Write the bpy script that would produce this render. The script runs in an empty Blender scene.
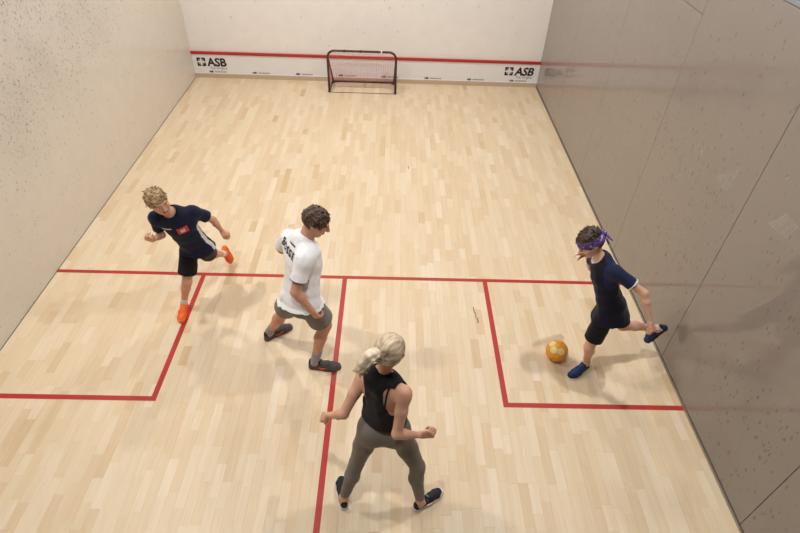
import bpy, math, random
import numpy as np
from mathutils import Matrix, Vector
from mathutils.bvhtree import BVHTree

# ------------------------------------------------------------------ scene, camera, light
scene = bpy.context.scene
COL = scene.collection
random.seed(7)
RNG = np.random.default_rng(11)

W, D, CH = 6.40, 9.75, 5.64           # squash court: width, length, clear height (metres)
CAM_P = (3.6913, -0.1853, 4.1137)
CAM_TILT, CAM_ROLL, CAM_YAW, CAM_F = 0.84952, 0.04128, -0.02716, 538.605


def rot_z(a):
    return Matrix.Rotation(a, 4, 'Z')


cam_data = bpy.data.cameras.new('camera')
cam_data.sensor_width = 36.0
cam_data.lens = CAM_F / 800.0 * 36.0
cam_data.clip_start = 0.05
cam = bpy.data.objects.new('camera', cam_data)
COL.objects.link(cam)
cam.matrix_world = (Matrix.Translation(CAM_P) @ rot_z(CAM_YAW)
                    @ Matrix.Rotation(CAM_TILT, 4, 'X') @ rot_z(CAM_ROLL))
scene.camera = cam

vs = scene.view_settings
vs.view_transform = 'Standard'
vs.look = 'None'
vs.gamma = 1.0
vs.use_curve_mapping = False
vs.exposure = 0.15

world = bpy.data.worlds.new('world')
scene.world = world
world.use_nodes = True
world.node_tree.nodes['Background'].inputs[0].default_value = (0.55, 0.52, 0.48, 1)
world.node_tree.nodes['Background'].inputs[1].default_value = 0.25

LIGHT_SPOTS = [(3.3, 1.3), (0.7, 3.4), (5.9, 3.6), (1.9, 7.5), (4.5, 7.5)]
LIGHT_W = [74, 90, 84, 80, 78]
LIGHT_COL = (1.0, 0.985, 0.965)
for (lx, ly), lw in zip(LIGHT_SPOTS, LIGHT_W):
    ld = bpy.data.lights.new('court_lamp', 'AREA')
    ld.shape = 'RECTANGLE'
    ld.size, ld.size_y = 0.18, 0.18
    ld.energy = lw
    ld.color = LIGHT_COL
    lo = bpy.data.objects.new('court_lamp', ld)
    lo.location = (lx, ly, CH - 0.13)
    COL.objects.link(lo)


# ------------------------------------------------------------------ helpers
def lin(c):
    out = []
    for v in c[:3]:
        v /= 255.0
        out.append(v / 12.92 if v <= 0.04045 else ((v + 0.055) / 1.055) ** 2.4)
    return tuple(out)


def L4(c):
    return lin(c) + (1.0,)


def tag(o, label=None, cat=None, group=None, kind=None):
    if label: o['label'] = label
    if cat: o['category'] = cat
    if group: o['group'] = group
    if kind: o['kind'] = kind
    return o


def link(o, parent=None):
    COL.objects.link(o)
    if parent is not None:
        o.parent = parent
    return o


def np_mesh(name, V, faces, smooth=True, cols=None):
    """faces: (n,3) or (n,4) int array"""
    V = np.ascontiguousarray(V, dtype=np.float32)
    faces = np.ascontiguousarray(faces, dtype=np.int32)
    n, k = faces.shape
    me = bpy.data.meshes.new(name)
    me.vertices.add(len(V)); me.vertices.foreach_set('co', V.ravel())
    me.loops.add(n * k); me.loops.foreach_set('vertex_index', faces.ravel())
    me.polygons.add(n)
    me.polygons.foreach_set('loop_start', np.arange(0, n * k, k, dtype=np.int32))
    me.polygons.foreach_set('use_smooth', np.full(n, smooth))
    me.update(calc_edges=True)
    if cols is not None:
        a = me.color_attributes.new('Col', 'FLOAT_COLOR', 'POINT')
        c = np.ones((len(V), 4), np.float32); c[:, :3] = cols
        a.data.foreach_set('color', c.ravel())
    return me


class MB:
    """collects simple solids into one mesh"""
    def __init__(self): self.v = []; self.f = []

    def box(self, c, s, m=None):
        b = len(self.v)
        for dx in (-.5, .5):
            for dy in (-.5, .5):
                for dz in (-.5, .5):
                    p = Vector((c[0] + dx * s[0], c[1] + dy * s[1], c[2] + dz * s[2]))
                    self.v.append(tuple(m @ p) if m else tuple(p))
        for q in ((0, 1, 3, 2), (4, 6, 7, 5), (0, 4, 5, 1), (2, 3, 7, 6), (0, 2, 6, 4), (1, 5, 7, 3)):
            self.f.append([b + i for i in q])
        return self

    def tube(self, pts, r, n=10, cap=True):
        pts = [Vector(p) for p in pts]
        b = len(self.v); ref = None
        for i, p in enumerate(pts):
            a = pts[max(i - 1, 0)]; c = pts[min(i + 1, len(pts) - 1)]
            t = (c - a).normalized()
            if ref is None:
                ref = Vector((0, 0, 1)) if abs(t.z) < .9 else Vector((1, 0, 0))
            x = (ref - t * ref.dot(t)).normalized(); y = t.cross(x); ref = x
            rr = r[i] if isinstance(r, (list, tuple)) else r
            for k in range(n):
                a_ = 2 * math.pi * k / n
                self.v.append(tuple(p + x * math.cos(a_) * rr + y * math.sin(a_) * rr))
        for i in range(len(pts) - 1):
            for k in range(n):
                self.f.append([b + i * n + k, b + i * n + (k + 1) % n, b + (i + 1) * n + (k + 1) % n, b + (i + 1) * n + k])
        if cap:
            self.f.append([b + k for k in reversed(range(n))])
            e = b + (len(pts) - 1) * n
            self.f.append([e + k for k in range(n)])
        return self

    def prism(self, poly, y0, y1):
        """poly in (x,z), extruded in y"""
        b = len(self.v); n = len(poly)
        for y in (y0, y1):
            for (x, z) in poly: self.v.append((x, y, z))
        self.f.append([b + i for i in range(n)]); self.f.append([b + n + i for i in reversed(range(n))])
        for i in range(n):
            j = (i + 1) % n
            self.f.append([b + i, b + n + i, b + n + j, b + j])
        return self

    def build(self, name, mat, parent=None, smooth=False):
        me = bpy.data.meshes.new(name)
        me.from_pydata(self.v, [], self.f)
        me.update()
        if smooth:
            for p in me.polygons: p.use_smooth = len(p.vertices) == 4
        if mat: me.materials.append(mat)
        return link(bpy.data.objects.new(name, me), parent)


def empty(name, loc):
    o = bpy.data.objects.new(name, None)
    o.location = loc
    o.empty_display_size = 0.1
    return link(o)


# ------------------------------------------------------------------ materials
def new_mat(name):
    m = bpy.data.materials.new(name); m.use_nodes = True
    nt = m.node_tree
    return m, nt, nt.nodes['Principled BSDF']


def N(nt, t, **kw):
    n = nt.nodes.new(t)
    for k, v in kw.items(): setattr(n, k, v)
    return n


def plain(name, rgb, rough=.5, metal=0., var=.06, scale=30., spec=.5, coat=0.):
    m, nt, b = new_mat(name)
    tc = N(nt, 'ShaderNodeTexCoord'); no = N(nt, 'ShaderNodeTexNoise')
    no.inputs['Scale'].default_value = scale; no.inputs['Detail'].default_value = 3
    nt.links.new(tc.outputs['Object'], no.inputs['Vector'])
    mx = N(nt, 'ShaderNodeMix', data_type='RGBA')
    c = lin(rgb)
    mx.inputs[6].default_value = tuple(x * (1 - var) for x in c) + (1,)
    mx.inputs[7].default_value = tuple(min(1, x * (1 + var)) for x in c) + (1,)
    nt.links.new(no.outputs['Fac'], mx.inputs[0])
    nt.links.new(mx.outputs[2], b.inputs['Base Color'])
    b.inputs['Roughness'].default_value = rough
    b.inputs['Metallic'].default_value = metal
    b.inputs['Specular IOR Level'].default_value = spec
    b.inputs['Coat Weight'].default_value = coat
    return m


def vcol(name, rough=.6, spec=.3, sheen=0., bump=0., bscale=400., var=.05):
    """colour from the mesh's own colour attribute with fine fibre noise"""
    m, nt, b = new_mat(name)
    at = N(nt, 'ShaderNodeAttribute', attribute_name='Col')
    tc = N(nt, 'ShaderNodeTexCoord'); no = N(nt, 'ShaderNodeTexNoise')
    no.inputs['Scale'].default_value = 60; no.inputs['Detail'].default_value = 4
    nt.links.new(tc.outputs['Object'], no.inputs['Vector'])
    mr = N(nt, 'ShaderNodeMapRange')
    mr.inputs['To Min'].default_value = 1 - var; mr.inputs['To Max'].default_value = 1 + var
    nt.links.new(no.outputs['Fac'], mr.inputs['Value'])
    mu = N(nt, 'ShaderNodeVectorMath', operation='SCALE')
    nt.links.new(at.outputs['Color'], mu.inputs[0]); nt.links.new(mr.outputs[0], mu.inputs['Scale'])
    nt.links.new(mu.outputs[0], b.inputs['Base Color'])
    b.inputs['Roughness'].default_value = rough
    b.inputs['Specular IOR Level'].default_value = spec
    b.inputs['Sheen Weight'].default_value = sheen
    if bump:
        n2 = N(nt, 'ShaderNodeTexNoise'); n2.inputs['Scale'].default_value = bscale
        nt.links.new(tc.outputs['Object'], n2.inputs['Vector'])
        bp = N(nt, 'ShaderNodeBump'); bp.inputs['Strength'].default_value = bump; bp.inputs['Distance'].default_value = .002
        nt.links.new(n2.outputs['Fac'], bp.inputs['Height']); nt.links.new(bp.outputs[0], b.inputs['Normal'])
    return m


def plank_mat(name, source):
    m, nt, b = new_mat(name)
    if source == 'object':
        oi = N(nt, 'ShaderNodeObjectInfo'); src = oi.outputs['Color']
    else:
        src = N(nt, 'ShaderNodeAttribute', attribute_name='Col').outputs['Color']
    sep = N(nt, 'ShaderNodeSeparateColor'); nt.links.new(src, sep.inputs[0])
    ramp = N(nt, 'ShaderNodeValToRGB')
    e = ramp.color_ramp.elements
    e[0].position = 0; e[0].color = L4((207, 178, 139))
    e[1].position = 1; e[1].color = L4((230, 212, 186))
    x = e.new(.22); x.color = L4((217, 191, 155))
    x = e.new(.6); x.color = L4((224, 203, 171))
    nt.links.new(sep.outputs[0], ramp.inputs[0])
    # grain running along the board, shifted for each board
    geo = N(nt, 'ShaderNodeNewGeometry')
    cmb = N(nt, 'ShaderNodeCombineXYZ'); nt.links.new(sep.outputs[1], cmb.inputs[2])
    sc = N(nt, 'ShaderNodeVectorMath', operation='SCALE'); sc.inputs['Scale'].default_value = 40
    nt.links.new(cmb.outputs[0], sc.inputs[0])
    ad = N(nt, 'ShaderNodeVectorMath', operation='ADD')
    nt.links.new(geo.outputs['Position'], ad.inputs[0]); nt.links.new(sc.outputs[0], ad.inputs[1])
    mp = N(nt, 'ShaderNodeMapping'); mp.inputs['Scale'].default_value = (55, 2.2, 1)
    nt.links.new(ad.outputs[0], mp.inputs['Vector'])
    no = N(nt, 'ShaderNodeTexNoise'); no.inputs['Scale'].default_value = 1; no.inputs['Detail'].default_value = 5
    no.inputs['Distortion'].default_value = .6
    nt.links.new(mp.outputs[0], no.inputs['Vector'])
    mr = N(nt, 'ShaderNodeMapRange'); mr.inputs['To Min'].default_value = .88; mr.inputs['To Max'].default_value = 1.10
    nt.links.new(no.outputs['Fac'], mr.inputs['Value'])
    mu = N(nt, 'ShaderNodeVectorMath', operation='SCALE')
    nt.links.new(ramp.outputs[0], mu.inputs[0]); nt.links.new(mr.outputs[0], mu.inputs['Scale'])
    nt.links.new(mu.outputs[0], b.inputs['Base Color'])
    b.inputs['Roughness'].default_value = .40
    b.inputs['Specular IOR Level'].default_value = .35
    return m


def wall_mat(name, rgb, spot_rgb, base_amt, blobs, rough, coat=0., coat_r=.05, spec=.5, sscale=11., axes='yz', smear=.12, mark=.3):
    """painted wall with scuffs where balls have hit it. blobs: (y, z, radius, amount) worn areas"""
    m, nt, b = new_mat(name)
    geo = N(nt, 'ShaderNodeNewGeometry'); pos = geo.outputs['Position']

    def math_(op, a, c=None, v=None):
        n = N(nt, 'ShaderNodeMath', operation=op)
        nt.links.new(a, n.inputs[0])
        if c is not None: nt.links.new(c, n.inputs[1])
        if v is not None: n.inputs[1].default_value = v
        return n.outputs[0]
    dens = None
    for (y, z, r, amt) in blobs:
        ctr = N(nt, 'ShaderNodeVectorMath', operation='SUBTRACT')
        nt.links.new(pos, ctr.inputs[0])
        ml = N(nt, 'ShaderNodeVectorMath', operation='MULTIPLY')
        if axes == 'yz':
            ctr.inputs[1].default_value = (0, y, z); ml.inputs[1].default_value = (0, 1 / r, 1.4 / r)
        else:
            ctr.inputs[1].default_value = (y, 0, z); ml.inputs[1].default_value = (1 / r, 0, 1.4 / r)
        nt.links.new(ctr.outputs[0], ml.inputs[0])
        ln = N(nt, 'ShaderNodeVectorMath', operation='LENGTH'); nt.links.new(ml.outputs[0], ln.inputs[0])
        mr = N(nt, 'ShaderNodeMapRange', interpolation_type='SMOOTHSTEP')
        mr.inputs['From Min'].default_value = 1; mr.inputs['From Max'].default_value = 0
        mr.inputs['To Min'].default_value = 0; mr.inputs['To Max'].default_value = amt
        nt.links.new(ln.outputs['Value'], mr.inputs['Value'])
        dens = mr.outputs[0] if dens is None else math_('ADD', dens, mr.outputs[0])
    big = N(nt, 'ShaderNodeTexNoise'); big.inputs['Scale'].default_value = 1.6; big.inputs['Detail'].default_value = 3
    nt.links.new(pos, big.inputs['Vector'])
    bm = N(nt, 'ShaderNodeMapRange'); bm.inputs['From Min'].default_value = .35; bm.inputs['From Max'].default_value = .65
    bm.inputs['To Min'].default_value = .5; bm.inputs['To Max'].default_value = 1.3
    nt.links.new(big.outputs['Fac'], bm.inputs['Value'])
    dens = math_('ADD', dens, v=base_amt)
    dens = math_('MULTIPLY', dens, bm.outputs[0])
    total = None
    for k, (s, rad) in enumerate(((sscale, mark), (sscale * 1.5, mark * 1.1))):
        mp = N(nt, 'ShaderNodeMapping'); mp.inputs['Scale'].default_value = (1, 1.25, .62)
        mp.inputs['Location'].default_value = (k * 3.1, k * 1.7, k * 2.3)
        nt.links.new(pos, mp.inputs['Vector'])
        wob = N(nt, 'ShaderNodeTexNoise'); wob.inputs['Scale'].default_value = s * 2
        nt.links.new(pos, wob.inputs['Vector'])
        ws = N(nt, 'ShaderNodeVectorMath', operation='SCALE'); ws.inputs['Scale'].default_value = .55 / s
        nt.links.new(wob.outputs['Color'], ws.inputs[0])
        ad = N(nt, 'ShaderNodeVectorMath', operation='ADD')
        nt.links.new(mp.outputs[0], ad.inputs[0]); nt.links.new(ws.outputs[0], ad.inputs[1])
        vo = N(nt, 'ShaderNodeTexVoronoi'); vo.inputs['Scale'].default_value = s
        nt.links.new(ad.outputs[0], vo.inputs['Vector'])
        sp = N(nt, 'ShaderNodeSeparateColor'); nt.links.new(vo.outputs['Color'], sp.inputs[0])
        ex = math_('LESS_THAN', sp.outputs[0], dens)               # does this cell hold a mark?
        size = N(nt, 'ShaderNodeMapRange'); size.inputs['To Min'].default_value = rad * .5; size.inputs['To Max'].default_value = rad * 1.25
        nt.links.new(sp.outputs[1], size.inputs['Value'])
        dd = math_('SUBTRACT', size.outputs[0], vo.outputs['Distance'])
        sm = N(nt, 'ShaderNodeMapRange'); sm.inputs['From Min'].default_value = 0; sm.inputs['From Max'].default_value = .16
        nt.links.new(dd, sm.inputs['Value'])
        st = N(nt, 'ShaderNodeMapRange'); st.inputs['To Min'].default_value = .25; st.inputs['To Max'].default_value = .75 if k == 0 else .60
        nt.links.new(sp.outputs[2], st.inputs['Value'])
        mk = math_('MULTIPLY', math_('MULTIPLY', sm.outputs[0], ex), st.outputs[0])
        total = mk if total is None else math_('MAXIMUM', total, mk)
    total = math_('ADD', total, math_('MULTIPLY', dens, v=smear))
    cl = math_('MINIMUM', total, v=.9)
    # faint mottling of the plaster
    mot = N(nt, 'ShaderNodeTexNoise'); mot.inputs['Scale'].default_value = 5; mot.inputs['Detail'].default_value = 4
    nt.links.new(pos, mot.inputs['Vector'])
    mm = N(nt, 'ShaderNodeMapRange'); mm.inputs['To Min'].default_value = .94; mm.inputs['To Max'].default_value = 1.05
    nt.links.new(mot.outputs['Fac'], mm.inputs['Value'])
    basec = N(nt, 'ShaderNodeVectorMath', operation='SCALE'); basec.inputs[0].default_value = lin(rgb)
    nt.links.new(mm.outputs[0], basec.inputs['Scale'])
    mx = N(nt, 'ShaderNodeMix', data_type='RGBA')
    mx.inputs[7].default_value = L4(spot_rgb)
    nt.links.new(cl, mx.inputs[0]); nt.links.new(basec.outputs[0], mx.inputs[6])
    nt.links.new(mx.outputs[2], b.inputs['Base Color'])
    b.inputs['Roughness'].default_value = rough
    b.inputs['Specular IOR Level'].default_value = spec
    b.inputs['Coat Weight'].default_value = coat
    b.inputs['Coat Roughness'].default_value = coat_r
    b.inputs['Coat IOR'].default_value = 1.42
    return m


def emit_mat(name, rgb, strength):
    m, nt, b = new_mat(name)
    b.inputs['Base Color'].default_value = L4(rgb)
    b.inputs['Emission Color'].default_value = L4(rgb)
    b.inputs['Emission Strength'].default_value = strength
    return m


M_LEFT = wall_mat('left_wall_plaster', (220, 212, 200), (112, 104, 99), .13,
                  [(5.6, 2.35, 2.3, 1.0), (7.1, 2.1, 1.0, .8), (4.4, 1.7, 1.5, .5)], .45, coat=.6, coat_r=.14, sscale=30, smear=.14, mark=.31)
M_FRONT = wall_mat('front_wall_plaster', (238, 233, 228), (186, 174, 162), .04,
                   [(3.2, 2.2, 2.6, .2)], .5, axes='xz', sscale=13, smear=.05, mark=.24)
M_RIGHT = wall_mat('right_wall_panel', (139, 130, 123), (88, 80, 73), .17,
                   [(4.1, 1.7, 1.2, .42), (4.1, .7, 1.0, .40), (2.15, .55, .9, .75), (6.4, 1.4, 1.1, .35), (3.3, 1.2, .8, .25)],
                   .5, coat=1.0, coat_r=.07, sscale=15.5, smear=.06, mark=.28)
M_UPPER = plain('upper_wall_metal', (150, 155, 165), .4, .3)
M_CEIL = plain('ceiling_grey', (112, 110, 108), .8, var=.02, scale=4)
M_DARK = plain('joint_dark', (84, 74, 66), .8)
M_SUB = plain('subfloor_wood', (120, 92, 64), .8)
M_PLANK_O = plank_mat('maple_board', 'object')
M_PLANK_A = plank_mat('maple_boards_far', 'attr')
M_REDLINE = plain('red_line_paint', (178, 42, 38), .45, var=.08, scale=8)
M_ALU = plain('aluminium_channel', (170, 162, 150), .35, .8)
M_WHITE = plain('board_white', (232, 230, 230), .4, var=.03, scale=3)
M_PLINTH = plain('plinth_beige', (196, 174, 148), .6)
M_BLACKPRINT = plain('print_black', (26, 24, 24), .5)
M_GREYPRINT = plain('print_grey', (140, 136, 134), .5)
M_FRAME = plain('goal_frame_paint', (74, 34, 30), .35, var=.15, scale=12)
M_NET = plain('goal_net_cord', (212, 140, 128), .8)


# ------------------------------------------------------------------ the court
def struct(o, label=None):
    return tag(o, label, kind='structure')


# floor: subfloor slab and maple boards laid along the court
floor = struct(MB().box((W / 2, D / 2 - 1.5, -.062), (W + .4, D + 3.2, .1)).build('floor', M_SUB),
               'pale maple strip floor with red court lines')
ROWS = 82
PW = W / ROWS
GAP = .0005
planks = []
for r in range(ROWS):
    y = -random.random() * .6 - .02
    prev = random.random()
    while y < D:
        ln = random.choice((.20, .26, .30, .34, .38, .44, .5, .6)) * random.uniform(.9, 1.1)
        a, c = max(y, 0.0), min(y + ln, D)
        if c - a > .03:
            t = min(1, max(0, random.gauss(.56, .18)))
            planks.append(((r + .5) * PW, a, c, t, random.random()))
        y += ln
# the 300 boards that show largest are those at the foot of the picture
cx, cy, cz = CAM_P


def board_rank(p):
    x, a, c, _, _ = p
    m = (a + c) / 2
    d = math.dist((x, m, 0), CAM_P)
    inside = 1 if (m > 1.45 and .35 < x < 6.3) else 0
    return -(inside * (c - a) * PW * cz / d ** 3)


planks.sort(key=board_rank)
unit = MB().box((0, 0, -.006), (PW - GAP, 1, .012)).build('plank', M_PLANK_O)
unit_mesh = unit.data
bpy.data.objects.remove(unit)
for (x, a, c, t, g) in planks[:300]:
    o = bpy.data.objects.new('plank', unit_mesh)
    o.location = (x, (a + c) / 2, 0)
    o.scale = (1, c - a - GAP, 1)
    o.color = (t, g, 0, 1)
    link(o, floor)
V, Fc, Cc = [], [], []
for (x, a, c, t, g) in planks[300:]:
    b0 = len(V)
    h = (PW - GAP) / 2
    for z in (-.012, 0):
        for (xx, yy) in ((x - h, a + GAP / 2), (x + h, a + GAP / 2), (x + h, c - GAP / 2), (x - h, c - GAP / 2)):
            V.append((xx, yy, z)); Cc.append((t, g, 0))
    for q in ((4, 5, 6, 7), (0, 1, 5, 4), (1, 2, 6, 5), (2, 3, 7, 6), (3, 0, 4, 7)):
        Fc.append([b0 + i for i in q])
me = np_mesh('planks', np.array(V), np.array(Fc), smooth=False, cols=np.array(Cc))
me.materials.append(M_PLANK_A)
tag(link(bpy.data.objects.new('far_planks', me), floor), 'maple floor boards farther away', kind='stuff')

# red lines (50 mm wide)
LZ = .0007
for nm, lab, (x0, x1, y0, y1) in (
        ('short_line', 'red short line across the whole court', (0.004, W - .014, 4.26, 4.31)),
        ('half_court_line', 'red half court line', (3.175, 3.225, 0, 4.26)),
        ('service_box_side_line', 'red side line of the service box by the plain plaster wall', (1.60, 1.65, 2.61, 4.26)),
        ('service_box_back_line', 'red back line of the service box by the plain plaster wall', (0.004, 1.60, 2.61, 2.66)),
        ('service_box_side_line', 'red side line of the service box with the ball in it', (4.75, 4.80, 2.61, 4.26)),
        ('service_box_back_line', 'red back line of the service box with the ball in it', (4.80, W - .014, 2.61, 2.66))):
    tag(MB().box(((x0 + x1) / 2, (y0 + y1) / 2, LZ / 2), (x1 - x0, y1 - y0, LZ)).build(nm, M_REDLINE, floor), lab)

# a few dark scuffs left on the boards
M_SCUFF = plain('scuff_rubber', (140, 115, 90), .8)
for pts in ([(4.60, 3.86), (4.612, 3.78), (4.622, 3.70), (4.642, 3.63)], [(3.93, 6.72), (3.945, 6.68), (3.94, 6.64)]):
    mb = MB()
    for (x0, y0), (x1, y1) in zip(pts, pts[1:]):
        mb.box(((x0 + x1) / 2, (y0 + y1) / 2, .0003), (.005 + abs(x1 - x0) * .5, abs(y1 - y0) + .004, .0006))
    mb.build('scuff_mark', M_SCUFF, floor)

struct(MB().box((-.1, D / 2 - 1.5, CH / 2 - .05), (.2, D + 3.2, CH + .1)).build('wall_left', M_LEFT),
       'off white plaster side wall peppered with dark ball marks')
struct(MB().box((W / 2, D + .1, CH / 2 - .05), (W + .4, .2, CH + .1)).build('wall_front', M_FRONT),
       'smooth off white front wall above the tin board')
struct(MB().box((W / 2, D / 2 - 1.5, CH + .05), (W + .4, D + 3.2, .1)).build('ceiling', M_CEIL), 'grey ceiling of the court')

# right wall: movable side wall made of glossy panels, seams every 1.625 m
wr = struct(MB().box((W + .13, D / 2 - 1.5, CH / 2 - .05), (.16, D + 3.2, CH + .1)).build('wall_right', M_DARK),
            'glossy grey beige side wall of large panels with dark seams')
SEAM = .004
ys = [0, 1.592, 3.22, 4.845, 6.50, 8.125, D]
tops = [3.11, 3.11, 3.11, 2.73, 2.73, 2.73]
for i in range(6):
    y0, y1, zt = ys[i], ys[i + 1], tops[i]
    for (za, zb, mat) in ((.022, zt, M_RIGHT), (zt, CH, M_UPPER if zt > 3 else M_RIGHT)):
        o = MB().box((W + .025, (y0 + y1) / 2, (za + zb) / 2), (.05, y1 - y0 - SEAM, zb - za - SEAM)).build('panel', mat, wr)
        bv = o.modifiers.new('edge', 'BEVEL'); bv.width = .002; bv.segments = 1
# pale half-transparent patches of uneven opacity on the panels
M_PALE_PATCH, nt, b = new_mat('pale_patch')
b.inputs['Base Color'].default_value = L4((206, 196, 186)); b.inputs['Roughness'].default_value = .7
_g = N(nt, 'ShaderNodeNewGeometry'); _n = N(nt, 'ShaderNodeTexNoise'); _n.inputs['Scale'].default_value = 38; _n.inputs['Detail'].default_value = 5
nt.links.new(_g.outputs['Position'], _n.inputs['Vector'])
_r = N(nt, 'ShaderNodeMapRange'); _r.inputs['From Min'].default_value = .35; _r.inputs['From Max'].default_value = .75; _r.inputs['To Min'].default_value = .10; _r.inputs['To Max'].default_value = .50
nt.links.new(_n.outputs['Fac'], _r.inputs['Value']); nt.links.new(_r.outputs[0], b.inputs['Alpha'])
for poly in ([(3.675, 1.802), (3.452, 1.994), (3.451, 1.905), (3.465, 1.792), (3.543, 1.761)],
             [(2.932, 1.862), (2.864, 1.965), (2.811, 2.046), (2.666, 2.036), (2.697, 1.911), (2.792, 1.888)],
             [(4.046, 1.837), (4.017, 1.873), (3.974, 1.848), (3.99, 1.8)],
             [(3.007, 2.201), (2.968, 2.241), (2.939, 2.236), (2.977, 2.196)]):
    me = bpy.data.meshes.new('pale_patch')
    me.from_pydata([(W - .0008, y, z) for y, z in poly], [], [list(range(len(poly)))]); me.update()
    me.materials.append(M_PALE_PATCH)
    link(bpy.data.objects.new('pale_patch', me), wr)
tag(MB().box((W - .007, D / 2, .009), (.014, D, .018)).build('floor_channel', M_ALU, wr), 'thin aluminium channel along the floor')
struct(MB().box((.003, D / 2, .0015), (.006, D, .003)).build('baseboard_left', M_DARK), 'thin dark joint along foot of plaster wall')

# behind the camera: glass back wall, gallery floor and rear wall (seen only in reflections)
M_GLASS, nt, b = new_mat('back_glass')
b.inputs['Transmission Weight'].default_value = 1.0
b.inputs['Roughness'].default_value = .02
b.inputs['Base Color'].default_value = (.92, .95, .94, 1)
wb = struct(MB().box((W / 2, -.03, .02), (W, .06, .04)).build('wall_back', M_ALU), 'glass back wall below the gallery')
for i in range(4):
    MB().box(((i + .5) * W / 4, -.03, 1.085), (W / 4 - .006, .012, 2.09)).build('glass_panel', M_GLASS, wb)
M_GALL = plain('gallery_carpet', (84, 80, 78), .9)
struct(MB().box((W / 2, -1.75, 2.30), (W, 2.6, .2)).build('trim_1', M_GALL), 'gallery floor behind the court')
struct(MB().box((W / 2, -3.0, CH / 2), (W, .1, CH)).build('wall_gallery', plain('gallery_wall', (84, 80, 76), .8)), 'rear wall of the gallery')

# ceiling luminaires
M_HOUSE = plain('lamp_housing', (230, 230, 228), .4)
M_DIFF = emit_mat('lamp_diffuser', (255, 244, 228), 6.0)
for k, (lx, ly) in enumerate(LIGHT_SPOTS):
    e = empty('ceiling_light', (lx, ly, CH))
    tag(e, 'square white ceiling luminaire above the court', 'light', 'ceiling lights over the court')
    MB().box((0, 0, -.045), (.32, .32, .09)).build('housing', M_HOUSE, e)
    MB().box((0, 0, -.098), (.26, .26, .014)).build('diffuser', M_DIFF, e)


# ------------------------------------------------------------------ tin board
def text_mesh(txt, size, offset=0., shear=0., extrude=.0, align='LEFT', spacing=1.0):
    cu = bpy.data.curves.new('t', 'FONT')
    cu.body = txt; cu.size = size; cu.offset = offset; cu.shear = shear; cu.extrude = extrude
    cu.align_x = align; cu.space_character = spacing; cu.resolution_u = 3
    o = bpy.data.objects.new('t', cu); COL.objects.link(o)
    dg = bpy.context.evaluated_depsgraph_get()
    me = bpy.data.meshes.new_from_object(o.evaluated_get(dg))
    bpy.data.objects.remove(o); bpy.data.curves.remove(cu)
    return me


tin = empty('tin_board', (0, D - .002, 0))
tag(tin, 'white sponsor board with red top stripe along foot of front wall', 'board')
MB().box((W / 2, -.012, .255), (W - .004, .024, .345)).build('board_panel', M_WHITE, tin)
o = MB().box((W / 2, -.020, .455), (W - .004, .040, .044)).build('red_stripe', M_REDLINE, tin)
tag(o, 'red stripe on top of the board')
tag(MB().box((W / 2, -.016, .0395), (W - .004, .032, .078)).build('plinth', M_PLINTH, tin), 'beige plinth under the board')
MB().box((W / 2, -.017, .084), (W - .004, .034, .010)).build('lower_trim', M_WHITE, tin)


def put_text(name, txt, x, z, size, mat, parent, y=-.0255, **kw):
    me = text_mesh(txt, size, **kw)
    me.materials.append(mat)
    o = link(bpy.data.objects.new(name, me), parent)
    o.rotation_euler = (math.pi / 2, 0, 0)
    o.location = (x, y, z)
    return o


def emblem(x, z, s, parent):
    """square emblem: four corner leaves around a white cross"""
    mb = MB()
    for sx in (-1, 1):
        for sz in (-1, 1):
            a, w_, g = s / 2, s * .19, s * .07
            pts = [(a, a), (g, a), (g, a - w_), (a * .52, a - w_), (a * .20, a * .20 + w_ * .35), (a * .20 + w_ * .35, a * .20),
                   (a - w_, a * .52), (a - w_, g), (a, g)]
            poly = [(x + sx * px, z + sz * pz) for px, pz in pts]
            if sx * sz < 0: poly.reverse()
            mb.prism(poly, -.0262, -.0242)
    return mb.build('emblem', M_BLACKPRINT, parent)


for k, x0 in enumerate((.158, 5.835)):
    emblem(x0, .290, .155, tin)
    put_text('lettering', 'ASB', x0 + .112, .220, .205, M_BLACKPRINT, tin, offset=.007, shear=.0 if k == 0 else .18, extrude=.001, spacing=.98)
    put_text('small_lettering', 'The Original', x0 + .14, .162, .062, M_GREYPRINT, tin, extrude=.001)
for k in range(8):
    x0 = .27 + .80 * k
    if x0 > 6.1: break
    put_text('tiny_lettering', 'ASB', x0, .100, .045, M_BLACKPRINT, tin, y=-.0262, offset=.002, extrude=.0008)
    mb = MB()
    xx = x0 + .105
    for q in range(8):
        mb.box((xx + .012, -.0258, .113), (.019, .0016, .022)); xx += .027
    mb.build('tiny_print', M_GREYPRINT, tin)

# ------------------------------------------------------------------ goal
goal = empty('goal', (3.135, 9.225, 0))
tag(goal, 'small dark red tube goal with pink net before the tin board', 'goal')
GW, GH, GD, GR = .595, .745, .47, .020


def arc(c, r, a0, a1, ax, ay, n=6):
    c, ax, ay = Vector(c), Vector(ax), Vector(ay)
    return [c + ax * r * math.cos(a0 + (a1 - a0) * i / n) + ay * r * math.sin(a0 + (a1 - a0) * i / n) for i in range(n + 1)]


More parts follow.
